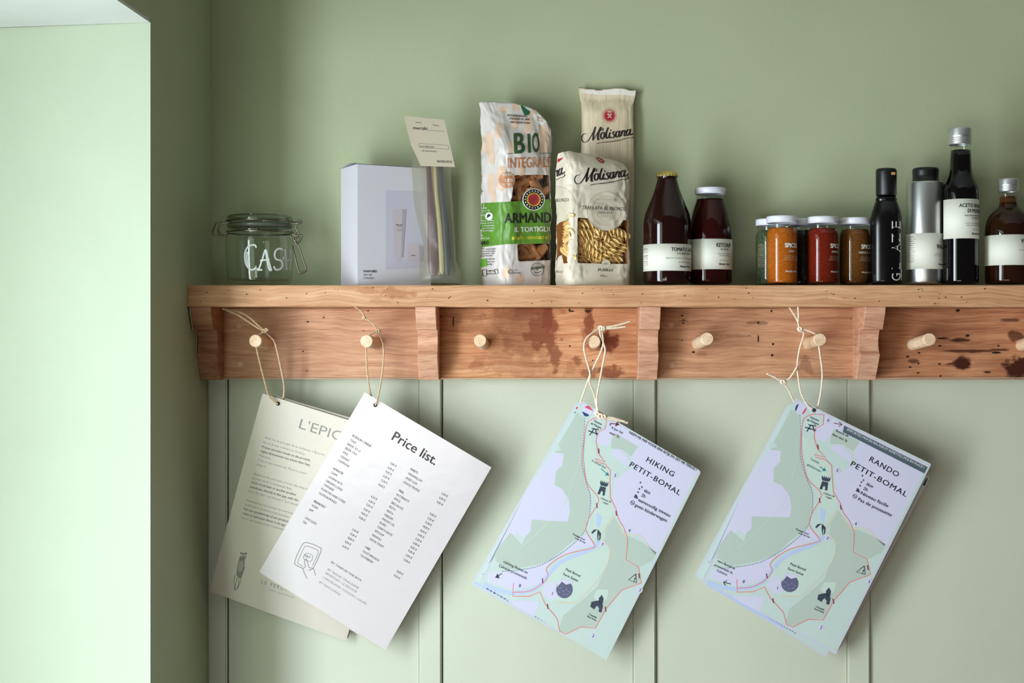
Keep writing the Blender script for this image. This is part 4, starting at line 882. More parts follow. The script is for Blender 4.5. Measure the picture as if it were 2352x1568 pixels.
# --- bags
cp = crop(1060, 180, 3.136)
class Bag:
    def __init__(s, psi, corner, Wd, Dp, htop, nexp=4.5, bfun=None, afun=None, wr=.002, seed=0, nt=120, nz=90, lean=0, diag=0):
        s.psi = psi; s.ex = Vector((math.cos(psi), math.sin(psi), 0)); s.ey = Vector((-math.sin(psi), math.cos(psi), 0))
        s.c = Vector((corner[0], corner[1], 0))+s.ex*Wd/2+s.ey*Dp/2; s.c.z = ZT+.0002
        V = []; Fc = []
        for j in range(nz+1):
            v = j/nz
            for i in range(nt):
                a = 2*math.pi*i/nt; ca, sa = math.cos(a), math.sin(a)
                X = math.copysign(abs(ca)**(2/nexp), ca); Y = math.copysign(abs(sa)**(2/nexp), sa)
                x = X*Wd/2*(afun(v) if afun else 1); y = Y*Dp/2*(bfun(v) if bfun else 1)
                hz = htop(X); z = v*hz
                p3 = Vector((X*1.6, Y*1.2, v*4.0+seed))
                env = min(1, v*12+.3)
                d = wr*env*(noise.noise(p3*1.6)+.7*abs(noise.noise(p3*3.1+Vector((7, 0, 0))))+.35*noise.noise(p3*7))
                nx, ny = X*abs(X)**2, Y*abs(Y)**2; l = math.hypot(nx, ny) or 1
                x += nx/l*d; y += ny/l*d+lean*v-diag*X*Dp/2*(1-(bfun(v) if bfun else 1))
                z += (.0025*noise.noise(Vector((X*3, Y, seed+9))) if v > .97 else 0)
                V.append(s.c+s.ex*x+s.ey*y+Vector((0, 0, max(0, z))))
            if j:
                for i in range(nt): i2 = (i+1) % nt; Fc.append(((j-1)*nt+i, (j-1)*nt+i2, j*nt+i2, j*nt+i))
        Fc.append(tuple(range(nt-1, -1, -1)))
        # roof as a strip across, so it stays simple whatever the fold
        t = nz*nt
        for i in range(nt//2):
            a, b = i, (nt-i) % nt; a2, b2 = i+1, (nt-i-1) % nt
            q = [t+a, t+a2, t+b2, t+b]; u = []
            [u.append(k) for k in q if k not in u]
            if len(u) > 2: Fc.append(tuple(u))
        s.V = V; s.F = Fc
    def loc(s, p): d = p-s.c; return Vector((d.dot(s.ex), d.dot(s.ey), d.z))
    def glob(s, x, y, z): return s.c+s.ex*x+s.ey*y+Vector((0, 0, z))
def cut_window(bag_ob, quads, cavity_mat):
    """quads: list of (list of world points on the skin, inward direction, depth)"""
    bag_ob.data.materials.append(cavity_mat)
    for pts, dirv, dep in quads:
        m_ = sorted(p.dot(dirv) for p in pts)[len(pts)//4]; pts = [p+dirv*(m_-p.dot(dirv)) for p in pts]
        P_ = [p-dirv*.012 for p in pts]+[p+dirv*dep for p in pts]; n = len(pts)
        V = P_; Fc = [tuple(range(n)), tuple(range(2*n-1, n-1, -1))]+[(i, n+i, n+(i+1) % n, (i+1) % n) for i in range(n)]
        bm = bmesh.new(); vs = [bm.verts.new(p) for p in V]
        for q in Fc: bm.faces.new([vs[i] for i in q])
        bmesh.ops.recalc_face_normals(bm, faces=bm.faces[:])
        me = bpy.data.meshes.new('cut'); bm.to_mesh(me); bm.free(); me.materials.append(cavity_mat)
        cu = bpy.data.objects.new('cut', me); COL.objects.link(cu)
        md = bag_ob.modifiers.new('b', 'BOOLEAN'); md.operation = 'DIFFERENCE'; md.object = cu; md.solver = 'EXACT'
        try: md.material_mode = 'TRANSFER'
        except Exception: pass
        bpy.context.view_layer.update()
        dg = bpy.context.evaluated_depsgraph_get(); new = bpy.data.meshes.new_from_object(bag_ob.evaluated_get(dg)); bag_ob.modifiers.clear()
        bag_ob.data = new; bpy.data.objects.remove(cu)
    new.name = bag_ob.name
def onskin(proj, L):
    out = []
    for q in L:
        x, y = cp(q); p = None; k = 0
        while p is None and k < 40: p = proj(x-k*.7, y, 0); k += 1
        if p is not None: out.append(p)
    return out
def roundpoly(L, r): 
    out = []
    for i in range(len(L)):
        p = Vector(L[i]); a = (Vector(L[i-1])-p).normalized()*r; b = (Vector(L[(i+1) % len(L)])-p).normalized()*r
        for k in range(4): t = k/3; out.append(tuple((p+a)*(1-t)**2+p*2*t*(1-t)+(p+b)*t*t))
    return out
BAGW = mat('matt_white_bag', (214, 205, 200), .5, bump=.25, bscale=35, coat=.15, coatr=.35)
BAGC = mat('cream_paper_bag', (222, 210, 190), .55, bump=.3, bscale=30, coat=.12, coatr=.35)
CAV = mat('bag_inside_dark', (92, 58, 36), .8); CAVY = mat('bag_inside_amber', (150, 98, 52), .8)
# spaghetti pack standing behind
sy = .0075
bs = Bag(R(0), ((1335-VX)/s_at(-.004), -.0015), .0795, .0225, lambda X: zy(203, .002)-ZT+.0015*math.sin(X*5), 3.2,
         bfun=lambda v: 1 if v < .88 else max(.10, 1-((v-.88)/.075)**1.3) , afun=lambda v: 1-.02*math.sin(v*9) if v < .93 else 1+(v-.93)*1.3, wr=.0009, seed=4, nz=110)
sp = empty('spaghetti_pack', bs.c, 'tall slim spaghetti pack with red seal and crimped top, standing behind the fusilli bag', 'pasta pack')
SPM = mat('spaghetti_film', (214, 196, 166), .45, bump=.5, bscale=30, stretch=(9, 9, .15), var=.10, vscale=22, coat=.25, coatr=.3)
link('pack_film', bs.V, bs.F, SPM, sp, sp.location, True)
ps = Print(bvh_proj(bs.V, bs.F, .00014), None, 3); Q3 = lambda L: [cp(p) for p in L]
SEAL = mat('white_seal_band', (226, 218, 206), .5, bump=.2, bscale=60); REDI = mat('red_print', (170, 28, 44), .45); BLKI = mat('script_black', (34, 28, 28), .5)
ps.poly(Q3([(846, 62), (1262, 82), (1250, 128), (1150, 118), (1000, 120), (866, 104)]), SEAL, 1, 'crimped_seal')
for c, wdt in (((1066, 268), 1),):
    ps.disc(*cp(c), 14.2, REDI, 1, 'red_seal', 28); ps.disc(*cp(c), 17.5, REDI, 1, 'red_seal', 28, 16.8)
    ps.disc(*cp(c), 12.4, SEAL, 2, 'red_seal', 24, 11.9)
    for L in ([(1052, 262), (1066, 240), (1082, 262)], [(1054, 262), (1080, 262)], [(1058, 270), (1076, 270)], [(1052, 284), (1066, 276), (1082, 284)], [(1050, 244), (1060, 236), (1072, 236), (1084, 244)]): ps.line(Q3(L), 1.3, SEAL, 3, 'red_seal')
SCRIPT = [([(905, 398), (880, 402), (866, 430), (880, 460), (910, 450), (938, 408), (965, 350)], 2.6), ([(965, 347), (952, 400), (947, 448)], 4.6), ([(947, 448), (975, 400), (1004, 350)], 2.2), ([(1004, 350), (985, 400), (984, 438), (994, 440)], 5.2),
          ([(1018, 388), (1006, 400), (1003, 420), (1010, 434), (1022, 430), (1030, 410), (1028, 392), (1018, 388)], 4.2), ([(1028, 396), (1040, 396)], 1.6), ([(1058, 352), (1044, 390), (1042, 424), (1050, 430), (1060, 420)], 4.2), ([(1072, 388), (1064, 410), (1066, 428), (1076, 424)], 4.4),
          ([(1108, 388), (1096, 384), (1090, 394), (1100, 408), (1098, 424), (1084, 428), (1078, 420)], 3.8), ([(1136, 384), (1122, 382), (1112, 398), (1114, 420), (1126, 420), (1138, 396)], 4), ([(1142, 376), (1134, 400), (1138, 418), (1146, 414)], 4.4),
          ([(1160, 374), (1152, 396), (1150, 416)], 4.4), ([(1152, 400), (1168, 376), (1178, 378), (1172, 400), (1174, 414), (1184, 408)], 3.6), ([(1212, 372), (1198, 370), (1188, 386), (1190, 408), (1202, 408), (1214, 384)], 4), ([(1220, 364), (1212, 388), (1216, 406), (1232, 400), (1242, 392)], 4.2),
          ([(972, 470), (1010, 462), (1080, 456), (1140, 446), (1190, 430), (1225, 428), (1240, 420), (1238, 408)], 2.6), ([(985, 466), (1060, 454), (1140, 440)], 1.2)]
def script(P, m, f, kx=1):
    for L, wd in SCRIPT: P.line([cp(f(p)) for p in L], wd*kx, m, 2, 'lettering', k=5, pen=.4)
    P.disc(*cp(f((1076, 374))), 1.8*kx, m, 2, 'lettering', 10)
    P.text(*cp(f((1000, 378))), 'la', 12*kx, m, -8, 3, shear=.35, bold=.02)
script(ps, BLKI, lambda p: p); ps.build(sp)
# wholegrain bag
def arm_top(X):
    pts = [(-1.0, 231), (-.3, 234), (.1, 238), (.52, 250), (.83, 276), (1.0, 318)]
    for (a, b), (c, d) in zip(pts, pts[1:]):
        if X <= c: return zy(b+(d-b)*(X-a)/(c-a), -.05)-ZT
    return zy(330, -.05)-ZT
ay = -.0945; ac = W(1152, 600, ay)
ba = Bag(R(28), (ac.x, ay), .0870, .0800, arm_top, 4.6, bfun=lambda v: 1 if v < .72 else max(.12, 1-((v-.72)/.28)**1.15*.88), afun=lambda v: 1+.02*math.sin(v*7)-.03*max(0, .1-v)*10, wr=.0034, diag=.8, seed=1.3, nz=110, nt=140)
ab = empty('pasta_bag', ba.c, 'tall white wholegrain pasta bag with a green band and brown tortiglioni in its windows', 'pasta bag', 'pasta bags on the shelf')
prA = bvh_proj(ba.V, ba.F, .00022)
inA = ba.ey
w1 = roundpoly([(385, 696), (630, 694), (640, 906), (355, 890)], 14); w2 = roundpoly([(402, 1192), (650, 1188), (650, 1308), (412, 1318)], 14)
obA = link('bag_body', ba.V, ba.F, BAGW, ab, ab.location, True)
def pieces(bag, skin, n, make, label, group, cat, name, jitter=.25, depth=.006, rotr=.5, tangent=None, inward=None, cols=3, k=1, trim=9):
    """scatter whole pieces over the skin patch"""
    out = []
    cx = sum((p-bag.c).dot(tangent) for p in skin)/len(skin)
    us = [(p-bag.c).dot(tangent) for p in skin]; zs = [p.z for p in skin]; ins = [(p-bag.c).dot(inward) for p in skin]
    u0, u1, z0, z1 = min(us)+.004, min(max(us), trim), min(zs)+.002, max(zs)-.002; i0 = sum(ins)/len(ins)
    rows_ = max(1, round(n/cols)); 
    for i in range(n):
        r_, c_ = divmod(i, cols)
        fu = (c_+.5+random.uniform(-jitter, jitter)+(.25 if r_ % 2 else -.25))/cols; fz = (r_+.5+random.uniform(-jitter, jitter))/rows_
        fu = min(.92, max(.08, fu))
        p = bag.c+tangent*(u0+(u1-u0)*fu)+inward*(i0+depth+random.uniform(0, .0035)*k); p.z = z0+(z1-z0)*fz
        o = make(p, random.uniform(-rotr, rotr), tangent, inward); tag(o, label, cat, group); out.append(o)
    return out
def tort_mesh():
    V = []; Fc = []; n = 28; L = .036; K = 16
    for s_, rr in ((0, .0058), (1, .0044)):
        for j in range(K+1):
            for i in range(n):
                a = 2*math.pi*i/n; r = rr+(.0005*(1 if i % 2 else 0) if not s_ else 0); x = -L/2+L*j/K+.0015*math.sin(a); aa = a+j*.07
                V.append((x, r*math.cos(aa), r*math.sin(aa)))
    o = (K+1)*n
    for s_ in (0, 1):
        for j in range(K):
            for i in range(n): i2 = (i+1) % n; q = (s_*o+j*n+i, s_*o+j*n+i2, s_*o+(j+1)*n+i2, s_*o+(j+1)*n+i); Fc.append(q if s_ else q[::-1])
    for j in (0, K): Fc += [(j*n+i, j*n+(i+1) % n, o+j*n+(i+1) % n, o+j*n+i) for i in range(n)]
    return V, Fc
def fus_mesh():
    V = []; Fc = []; n = 24; L = .036; K = 44
    for j in range(K+1):
        t = j/K; tw = t*2*math.pi*2.0
        e = min(1, .55+min(t, 1-t)*8)
        for i in range(n):
            a = 2*math.pi*i/n; r = (.0022+.0042*max(0, math.cos(3*a))**.9)*e; V.append((-L/2+L*t, r*math.cos(a+tw), r*math.sin(a+tw)))
        if j: Fc += [((j-1)*n+i, j*n+i, j*n+(i+1) % n, (j-1)*n+(i+1) % n) for i in range(n)]
    Fc += [tuple(range(n)), tuple((K*n+i) for i in range(n-1, -1, -1))]
    return V, Fc
def proto(name, VF, m):
    me = bpy.data.meshes.new(name); me.from_pydata(VF[0], [], VF[1]); me.materials.append(m); me.polygons.foreach_set('use_smooth', [True]*len(me.polygons)); return me
TORT = proto('tortiglioni', tort_mesh(), mat('wholegrain_pasta', (164, 110, 72), .55, var=.2, vscale=120)); FUS = proto('fusilli', fus_mesh(), mat('durum_pasta', (240, 206, 142), .45, var=.12, vscale=80, sub=0))
def maker(me, name, sc=1):
    def f(p, rot, tan, inw):
        o = bpy.data.objects.new(name, me); COL.objects.link(o)
        X = (tan*math.cos(rot)+Vector((0, 0, 1))*math.sin(rot)+inw*random.uniform(-.15, .15)).normalized(); Z = inw.normalized(); Y = Z.cross(X).normalized(); Z = X.cross(Y)
        M = Matrix((X, Y, Z)).transposed().to_4x4() @ Matrix.Rotation(random.uniform(0, 6), 4, 'X') @ Matrix.Scale(sc, 4); M.translation = p
        o.matrix_world = M; return o
    return f
s1 = onskin(prA, w1); s2 = onskin(prA, w2)
cut_window(obA, [(s1, inA, .024), (s2, inA, .022)], CAV)
random.seed(11)
pieces(ba, s1, 15, maker(TORT, 'tortiglioni', .95), 'brown ridged tortiglioni tube in the upper window of the tall bag', 'tortiglioni in the upper window', 'pasta', 'tortiglioni', depth=.008, rotr=1.5, tangent=ba.ex, inward=inA, cols=3, trim=.027)
pieces(ba, s2, 9, maker(TORT, 'tortiglioni', .95), 'brown ridged tortiglioni tube in the lower window of the tall bag', 'tortiglioni in the lower window', 'pasta', 'tortiglioni', depth=.008, rotr=1.2, tangent=ba.ex, inward=inA, cols=3, trim=.027)
pa = Print(prA, None, 3)
FILM = clear('window_film', (255, 252, 245), rough=.12, refl=.7, bump=.25)
pa.poly([cp(q) for q in w1], FILM, .2, 'window_film#1'); pa.poly([cp(q) for q in w2], FILM, .2, 'window_film#2')
GRN = mat('green_band', (92, 140, 44), .45, coat=.2, coatr=.3); DKG = mat('dark_green_ink', (52, 84, 42), .5); TANI = mat('tan_ink', (192, 128, 86), .5); TANP = mat('tan_blot', (222, 190, 166), .5, coat=.15, coatr=.35); YEL = mat('yellow_ink', (220, 216, 60), .5); WINK = mat('white_ink', (232, 232, 226), .5); FG = mat('flag_green', (24, 92, 62), .5); FRD = mat('flag_print_red', (176, 44, 56), .5); LGN = mat('leaf_green', (110, 176, 60), .5)
# tan blots
for cx_, cy_, a, b, an in ((268, 375, 28, 55, -8), (210, 500, 24, 120, 3), (165, 480, 22, 60, 25), (385, 320, 28, 50, -5), (480, 340, 30, 60, -8), (590, 440, 40, 100, 0), (290, 720, 34, 90, 0), (215, 760, 26, 80, 0), (365, 500, 26, 44, 0), (120, 540, 18, 40, 20), (390, 200, 26, 44, 10), (300, 225, 30, 24, 20), (430, 640, 26, 60, 0), (110, 400, 12, 30, 0), (235, 860, 16, 40, -5), (320, 1400, 30, 40, 0), (420, 1440, 30, 30, 0), (500, 250, 36, 20, 0), (130, 1420, 20, 16, 0)):
    L = [(cx_+a*math.copysign(abs(math.cos(t))**.6, math.cos(t))+.12*(-1 if an < 0 else 1)*b*math.sin(t)*(abs(an) > 0), cy_+b*math.copysign(abs(math.sin(t))**.6, math.sin(t))) for t in [k*math.pi/12 for k in range(24)]]
    pa.poly(Q3(L), TANP, 1, 'tan_shape')
pa.poly(Q3([(90, 905), (180, 896), (300, 890), (400, 884), (500, 876), (560, 872), (680, 870), (690, 1180), (560, 1190), (430, 1190), (320, 1194), (210, 1206), (104, 1226)]), GRN, 2, 'green_band')
pa.poly(Q3([(418, 178), (440, 176), (460, 215), (498, 240), (486, 262), (455, 268), (434, 225)]), FG, 2, 'tricolour_print'); pa.poly(Q3([(480, 178), (524, 180), (545, 205), (600, 262), (570, 240), (510, 225)]), FRD, 2, 'tricolour_print')
pa.disc(*cp((518, 872)), 25.5, WINK, 3, 'sun_emblem', 40); pa.disc(*cp((518, 872)), 23.5, INK, 4, 'sun_emblem', 40); pa.disc(*cp((518, 872)), 16, YEL, 5, 'sun_emblem', 32); pa.disc(*cp((518, 872)), 13, FRD, 6, 'sun_emblem', 32); pa.disc(*cp((518, 872)), 8, mat('emblem_red', (160, 40, 50), .5), 7, 'sun_emblem', 24)
for k in range(18): a = k*math.pi/9; pa.disc(cp((518, 872))[0]+19.5*math.cos(a), cp((518, 872))[1]+19.5*math.sin(a), 1.6, WINK, 5, 'sun_emblem', 8); pa.disc(cp((518, 872))[0]+14.6*math.cos(a), cp((518, 872))[1]+14.6*math.sin(a), 1.2, FRD, 6, 'sun_emblem', 8)
pa.disc(*cp((328, 732)), 18.8, TANI, 3, 'round_badge', 30); pa.disc(*cp((328, 732)), 16.8, TANP, 4, 'round_badge', 30, 16); 
for t, x, y, s_ in (('FIBRE', 298, 704, 7.5), ('10%', 306, 748, 10.5), ('TOTALI', 296, 774, 7)): pa.text(*cp((x, y)), t, s_, WINK, -4, 5, bold=.02, width=20)
T = pa.text
T(*cp((372, 540)), 'B', 66, DKG, -2, 3, bold=.03, width=25); T(*cp((470, 535)), 'I', 62, DKG, -2, 3, bold=.02, width=6.5); T(*cp((508, 530)), 'O', 62, DKG, -2, 3, bold=.03, width=17)
T(*cp((330, 646)), 'INTEGRALE', 34, TANI, -1.5, 3, bold=.012, width=100)
pa.line(Q3([(328, 543), (372, 541)]), 1, DKG, 3); pa.line(Q3([(560, 540), (640, 538)]), 1, DKG, 3)
for t, x, y in (('PRODUZIONE BIOLOGICA', 330, 274), ('ITALIANO AL 100%', 345, 297), ('100% GRANO DURO', 348, 322)): T(*cp((x, y)), t, 6.5, INK, 3, 3, bold=.02, width=46)
pa.disc(*cp((565, 290)), 17, WINK, 3, 'round_badge', 26); pa.disc(*cp((565, 290)), 15.6, TANP, 4, 'round_badge', 26, 14.6); T(*cp((540, 286)), 'Filiera', 8, TANI, 20, 5, width=18); T(*cp((540, 304)), 'Corta', 8, TANI, 20, 5, width=14)
T(*cp((312, 1042)), 'ARMANDO', 33, INK, -1, 4, bold=.03, width=128); T(*cp((378, 1106)), 'IL TORTIGLIONE', 16, WINK, -1, 4, bold=.03, width=108); T(*cp((362, 1160)), 'ad alto contenuto di fibre', 14, YEL, -1, 4, bold=.02, shear=.3, width=105)
T(*cp((100, 1205)), 'ARMANDO', 13, INK, -6, 4, bold=.045, width=33)
for t, x, y, wd, m in (('ABBIAMO ANCHE', 86, 942, 32, WINK), ('PENSATO A TE', 90, 962, 38, WINK), ('senza pesticidi', 100, 990, 24, WINK), ('ricca di fibra', 150, 1030, 28, WINK), ('fonte di ferro', 152, 1048, 28, WINK), ('e magnesio', 152, 1066, 28, WINK), ('con acqua pura', 152, 1084, 28, WINK), ('di montagna', 155, 1102, 24, WINK), ('FILIERA', 106, 1136, 16, WINK), ('ITALIANA 100%', 110, 1158, 30, WINK),
                       ('INGREDIENTI: semola integrale', 106, 1236, 45, GREYINK), ('di grano duro biologico', 106, 1252, 45, GREYINK), ('Può contenere soia', 108, 1268, 42, GREYINK), ('trafilata al bronzo', 108, 1284, 38, GREYINK), ('IT BIO 006', 184, 1308, 18, GREYINK), ('Agricoltura', 184, 1326, 18, GREYINK), ('Italia', 186, 1344, 12, GREYINK),
                       ('CARTA', 185, 1392, 17, INK), ('RICICLA', 185, 1412, 17, INK), ('11-13', 366, 1388, 10, INK), ('minuti', 364, 1406, 18, INK), ('biologico', 90, 712, 20, GREYINK), ('bio', 92, 760, 9, GREYINK), ('certificato', 88, 818, 22, GREYINK), ('500 g', 100, 836, 14, GREYINK)):
    T(*cp((x, y)), t, 5.2, m, -2, 4, bold=.015, width=wd)
pa.disc(*cp((200, 993)), 9, WINK, 3, 'round_badge', 20); pa.line(Q3([(186, 1003), (212, 984)]), 2.2, INK, 5); pa.poly(Q3([(185, 990), (200, 975), (214, 985), (200, 1000)]), DKG, 4)
pa.disc(*cp((118, 1078)), 8, INK, 3, 'round_badge', 20); pa.line(Q3([(110, 1078), (126, 1084)]), 2, WINK, 4)
pa.poly(Q3([(132, 1304), (180, 1298), (188, 1352), (140, 1360)]), LGN, 3, 'leaf_mark'); 
pa.line(Q3([(150, 1380), (182, 1376), (184, 1420), (158, 1424)]), 1.3, INK, 3, closed=True); pa.line(Q3([(240, 1376), (262, 1374), (266, 1404), (246, 1408)]), 1.3, INK, 3, closed=True); pa.line(Q3([(112, 1416), (138, 1430)]), 1.6, INK, 3)
pa.disc(*cp((350, 1392)), 4.6, INK, 3, 'print', 18, 3.8); pa.disc(*cp((545, 1375)), 15, GREYINK, 3, 'round_badge', 26, 14); T(*cp((497, 1378)), 'ecopack', 13, DKG, -6, 4, shear=.3, bold=.03, width=33); pa.line(Q3([(520, 1390), (545, 1402), (572, 1386)]), 1.8, GREYINK, 3, k=4)
pa.build(ab)
# folded tuck at the foot of the bag
# fusilli bag in front
def mol_top(X):
    pts = [(-1.0, 352), (-.8, 349), (-.3, 352), (.2, 358), (.65, 365), (.9, 374), (1.0, 384)]
    for (a, b), (c, d) in zip(pts, pts[1:]):
        if X <= c: return zy(b+(d-b)*(X-a)/(c-a), -.07)-ZT
    return zy(384, -.07)-ZT
my = -.0985; mc = W(1309, 600, my)
bm_ = Bag(R(22.5), (mc.x-.001, my), .1010, .0580, mol_top, 5.5, bfun=lambda v: 1 if v < .85 else max(.3, 1-((v-.85)/.15)**2.2*.7), afun=lambda v: 1-.035*math.exp(-((v-.45)/.16)**2)+.01*math.sin(v*8)+(.012*((v-.85)/.15)**2 if v > .85 else 0), wr=.0026, seed=6.1, nz=110, nt=140)
mb = empty('pasta_bag', bm_.c, 'short cream fusilli bag with script lettering and a large window, front of the pasta packs', 'pasta bag', 'pasta bags on the shelf')
prM = bvh_proj(bm_.V, bm_.F, .0002)
obM = link('bag_body', bm_.V, bm_.F, BAGC, mb, mb.location, True)
w3 = roundpoly([(838, 1002), (1200, 1022), (1198, 1336), (838, 1330)], 10); w4 = [(634, 1048), (742, 985), (742, 1338), (690, 1338), (664, 1268), (634, 1300)]
s3 = onskin(prM, w3); left_in = bm_.ex
zz = lambda py: zy(py, -.07)-ZT
s4 = [bm_.glob(-.0500, yl, zz(py)) for yl, py in ((-.020, 494), (.012, 514), (.018, 520), (.018, 600), (.010, 588), (-.004, 586), (-.012, 606), (-.022, 606))]
def topx(p): d = F/(p.y-CY); return (VX+p.x*d, VY-(p.z-CZ)*d)
cut_window(obM, [(s3, bm_.ey, .022), (s4, left_in, .012)], CAVY)
random.seed(5)
pieces(bm_, s3, 30, maker(FUS, 'fusilli', 1.22), 'golden fusilli spiral in the front window of the short bag', 'fusilli in the front window', 'pasta', 'fusilli', depth=.0092, rotr=.8, tangent=bm_.ex, inward=bm_.ey, cols=3, k=1.8, jitter=.4, trim=.036)
pieces(bm_, s4, 14, maker(FUS, 'fusilli', .78), 'golden fusilli spiral in the side window of the short bag', 'fusilli in the side window', 'pasta', 'fusilli', depth=.0068, rotr=1.3, tangent=bm_.ey, inward=left_in, cols=2, trim=.007)
pm = Print(prM, None, 3)
pm.poly([cp(q) for q in w3], FILM, .2, 'window_film#1'); pm.poly([topx(p) for p in s4], FILM, .2, 'window_film#2')
PALEM = mat('pale_medallion', (214, 202, 180), .55, coat=.12, coatr=.35); MEDL = mat('medallion_line', (196, 184, 168), .5); GR2 = mat('brown_grey_ink', (120, 108, 100), .5)
pm.disc(*cp((1042, 955)), 45, PALEM, .9, 'medallion', 48); pm.disc(*cp((1042, 955)), 44.5, MEDL, 2, 'medallion', 48, 43.4); pm.disc(*cp((1042, 955)), 34, MEDL, 2, 'medallion', 40, 33.2); pm.disc(*cp((1042, 955)), 22, MEDL, 2, 'medallion', 32, 21.2)
for k in range(5): pm.line(Q3([(1000+k*18, 1000), (1042, 900)]), .9, MEDL, 2, 'medallion')
pm.disc(*cp((690, 905)), 42, PALEM, .9, 'medallion', 40, 0)
pm.disc(*cp((690, 905)), 41, MEDL, 2, 'medallion', 40, 40)
pm.disc(*cp((1040, 1335)), 10, PALEM, 2, 'medallion', 24); pm.text(*cp((1022, 1340)), '28%', 5.5, GR2, 0, 4, width=10)
pm.disc(*cp((663, 1325)), 9, MEDL, 2, 'medallion', 20, 8.2); pm.text(*cp((655, 1338)), '1', 9, GR2, 0, 3)
script(pm, BLKI, lambda p: ((p[0]-868)*1.035+816+0, (p[1]-400)*1.04+697))
def lside(p): return ((p[0]-1100)*.80+632, (p[1]-400)*1.1+700-((p[0]-1100)*.15))
for L, wd in SCRIPT[7:]: pm.line([cp(lside(p)) for p in L if lside(p)[0] > 634], wd*.8, BLKI, 2, 'lettering', k=5, pen=.4) if len([1 for p in L if lside(p)[0] > 634]) > 1 else None
pm.poly(Q3([(964, 572), (985, 566), (1015, 580), (1032, 600), (1022, 612), (995, 606)]), REDI, 1, 'red_seal'); pm.poly(Q3([(678, 600), (700, 578), (735, 570), (720, 588), (684, 614)]), REDI, 1, 'red_seal')
pm.line(Q3([(982, 578), (1012, 600)]), 1.2, SEAL, 2, 'red_seal')
pm.text(*cp((868, 942)), 'TRAFILATA AL BRONZO', 11.5, GR2, 2, 3, bold=.012, width=101); pm.text(*cp((985, 972)), 'ESSICCATA', 6, GR2, 2, 3, width=30); pm.text(*cp((640, 894)), 'AL BRONZO', 11, GR2, -4, 3, bold=.01, width=44)
pm.text(*cp((960, 876)), 'GRANO DECORTICATO', 6.5, MEDL, 3, 3, width=50); pm.text(*cp((980, 1388)), 'FUSILLI', 9, GR2, 0, 3, bold=.03, width=33); pm.text(*cp((995, 1428)), '500g e', 7, GR2, 0, 3, width=17); pm.text(*cp((645, 1398)), 'FUSILLI', 7, GR2, 0, 3, width=25)
pm.build(mb)

# --- bottles and jars
LAB = {}
def labelband(cx, cy, r, za, zb, a0, a1, par, m=LABELP): V, Fc = band(cx, cy, r, zb, za, a0, a1); o = link('label', V, Fc, m, par, par.location, True); LAB[par.name] = o; return o
def cyltext(par, cx, cy, r, z0, th0, L, ink=INK):
    P = CylPrint(cx, cy, r, z0, th0)
    for row in L:
        t, y, h, wd = row[:4]; al = row[4] if len(row) > 4 else 0; b = row[5] if len(row) > 5 else .03; m = row[6] if len(row) > 6 else ink
        V, Fc = text2d(t, b, 0, 1, 3); 
        if not V: continue
        x0 = min(v[0] for v in V); x1 = max(v[0] for v in V); k = wd/(x1-x0); hh = h/.73
        P.add('lettering', [((v[0]-(x0+x1)/2)*k+al, y-v[1]*hh) for v in V], Fc, m, 1)
    P.build(LAB.get(par.name, par))
def bottle(name, cx, y, label, cat, group=None): c = W(cx, 600, y); return empty(name, (c.x, y, ZT), label, cat, group), c.x
DG = mat('dark_red_bottle_glass', (30, 8, 7), .04, spec=.5)
cb4 = crop(1460, 380, 5.227)
# tomato sauce
ty = -.064; t, tx = bottle('sauce_bottle', 1532.5, ty, 'dark brown tomato sauce bottle with a gold crown cap and cream label', 'bottle')
round_px('glass_body', [(0, 653), (50, 653), (53.5, 650), (54.6, 645), (54.6, 520), (54.2, 508), (51, 492), (44, 474), (36, 455), (29, 436), (24.5, 420), (22.4, 412), (22.2, 408), (23.2, 406.5), (23, 403), (20.5, 402), (0, 402)], 1532.5, ty, DG, t)
# crown cap with crimps
V = []; Fc = []; n = 84; ccap = mat('gold_crown_cap', (226, 200, 120), .4, metal=1)
for (hw, py, cr) in ((24.6, 406.3, 1.3), (24.2, 403, 1.1), (22.6, 398.5, .5), (20, 395.2, 0), (15, 394, 0), (0, 394, 0)):
    for i in range(n): a = 2*math.pi*i/n; r = (hw+cr*math.cos(21*a))/s_at(ty); V.append((tx+r*math.cos(a), ty+r*math.sin(a), zy(py, ty)))
for j in range(5): Fc += [(j*n+i, j*n+(i+1) % n, (j+1)*n+(i+1) % n, (j+1)*n+i) for i in range(n)]
link('crown_cap', V, Fc, ccap, t, t.location, True)
rr = 55.0/s_at(ty); za, zb = zy(563, ty), zy(624, ty); labelband(tx, ty, rr, za, zb, -100, 105, t)
cyltext(t, tx, ty, rr, za, 43, [('TOMATO SAUCE', 10.5, 5.4, 47), ('N. 76 CHERRY TOMATOES', 15, 2.6, 30, 0, .01), ('BRING OUT THE BEST IN YOUR PASTA, PIZZA OR STEWS', 21.5, 1.6, 62, 0, 0, GREYINK), ('NET 500 ML / 16.9 FL OZ', 27.2, 1.7, 24, 0, .0, GREYINK), ('Nicolas Vahé', 33.8, 3, 20, 0, .04)])
cyltext(t, tx, ty, rr, za, -70, [('INGREDIENTS:', 7, 1.3, 14, 0, .02, GREYINK), ('cherry tomato, basil', 9.3, 1.3, 17, 0, 0, GREYINK), ('olive oil, salt', 11.6, 1.3, 14, 0, 0, GREYINK), ('INGREDIENSER:', 17, 1.3, 16, 0, .02, GREYINK), ('tomat, basilikum,', 19.3, 1.3, 17, 0, 0, GREYINK), ('olie, salt', 21.6, 1.3, 15, 0, 0, GREYINK), ('INGREDIENTS:', 25, 1.3, 16, 0, .01, GREYINK), ('tomate, basilic', 27.3, 1.3, 17, 0, 0, GREYINK), ('huile, sel', 30, 1.3, 14, 0, 0, GREYINK)])
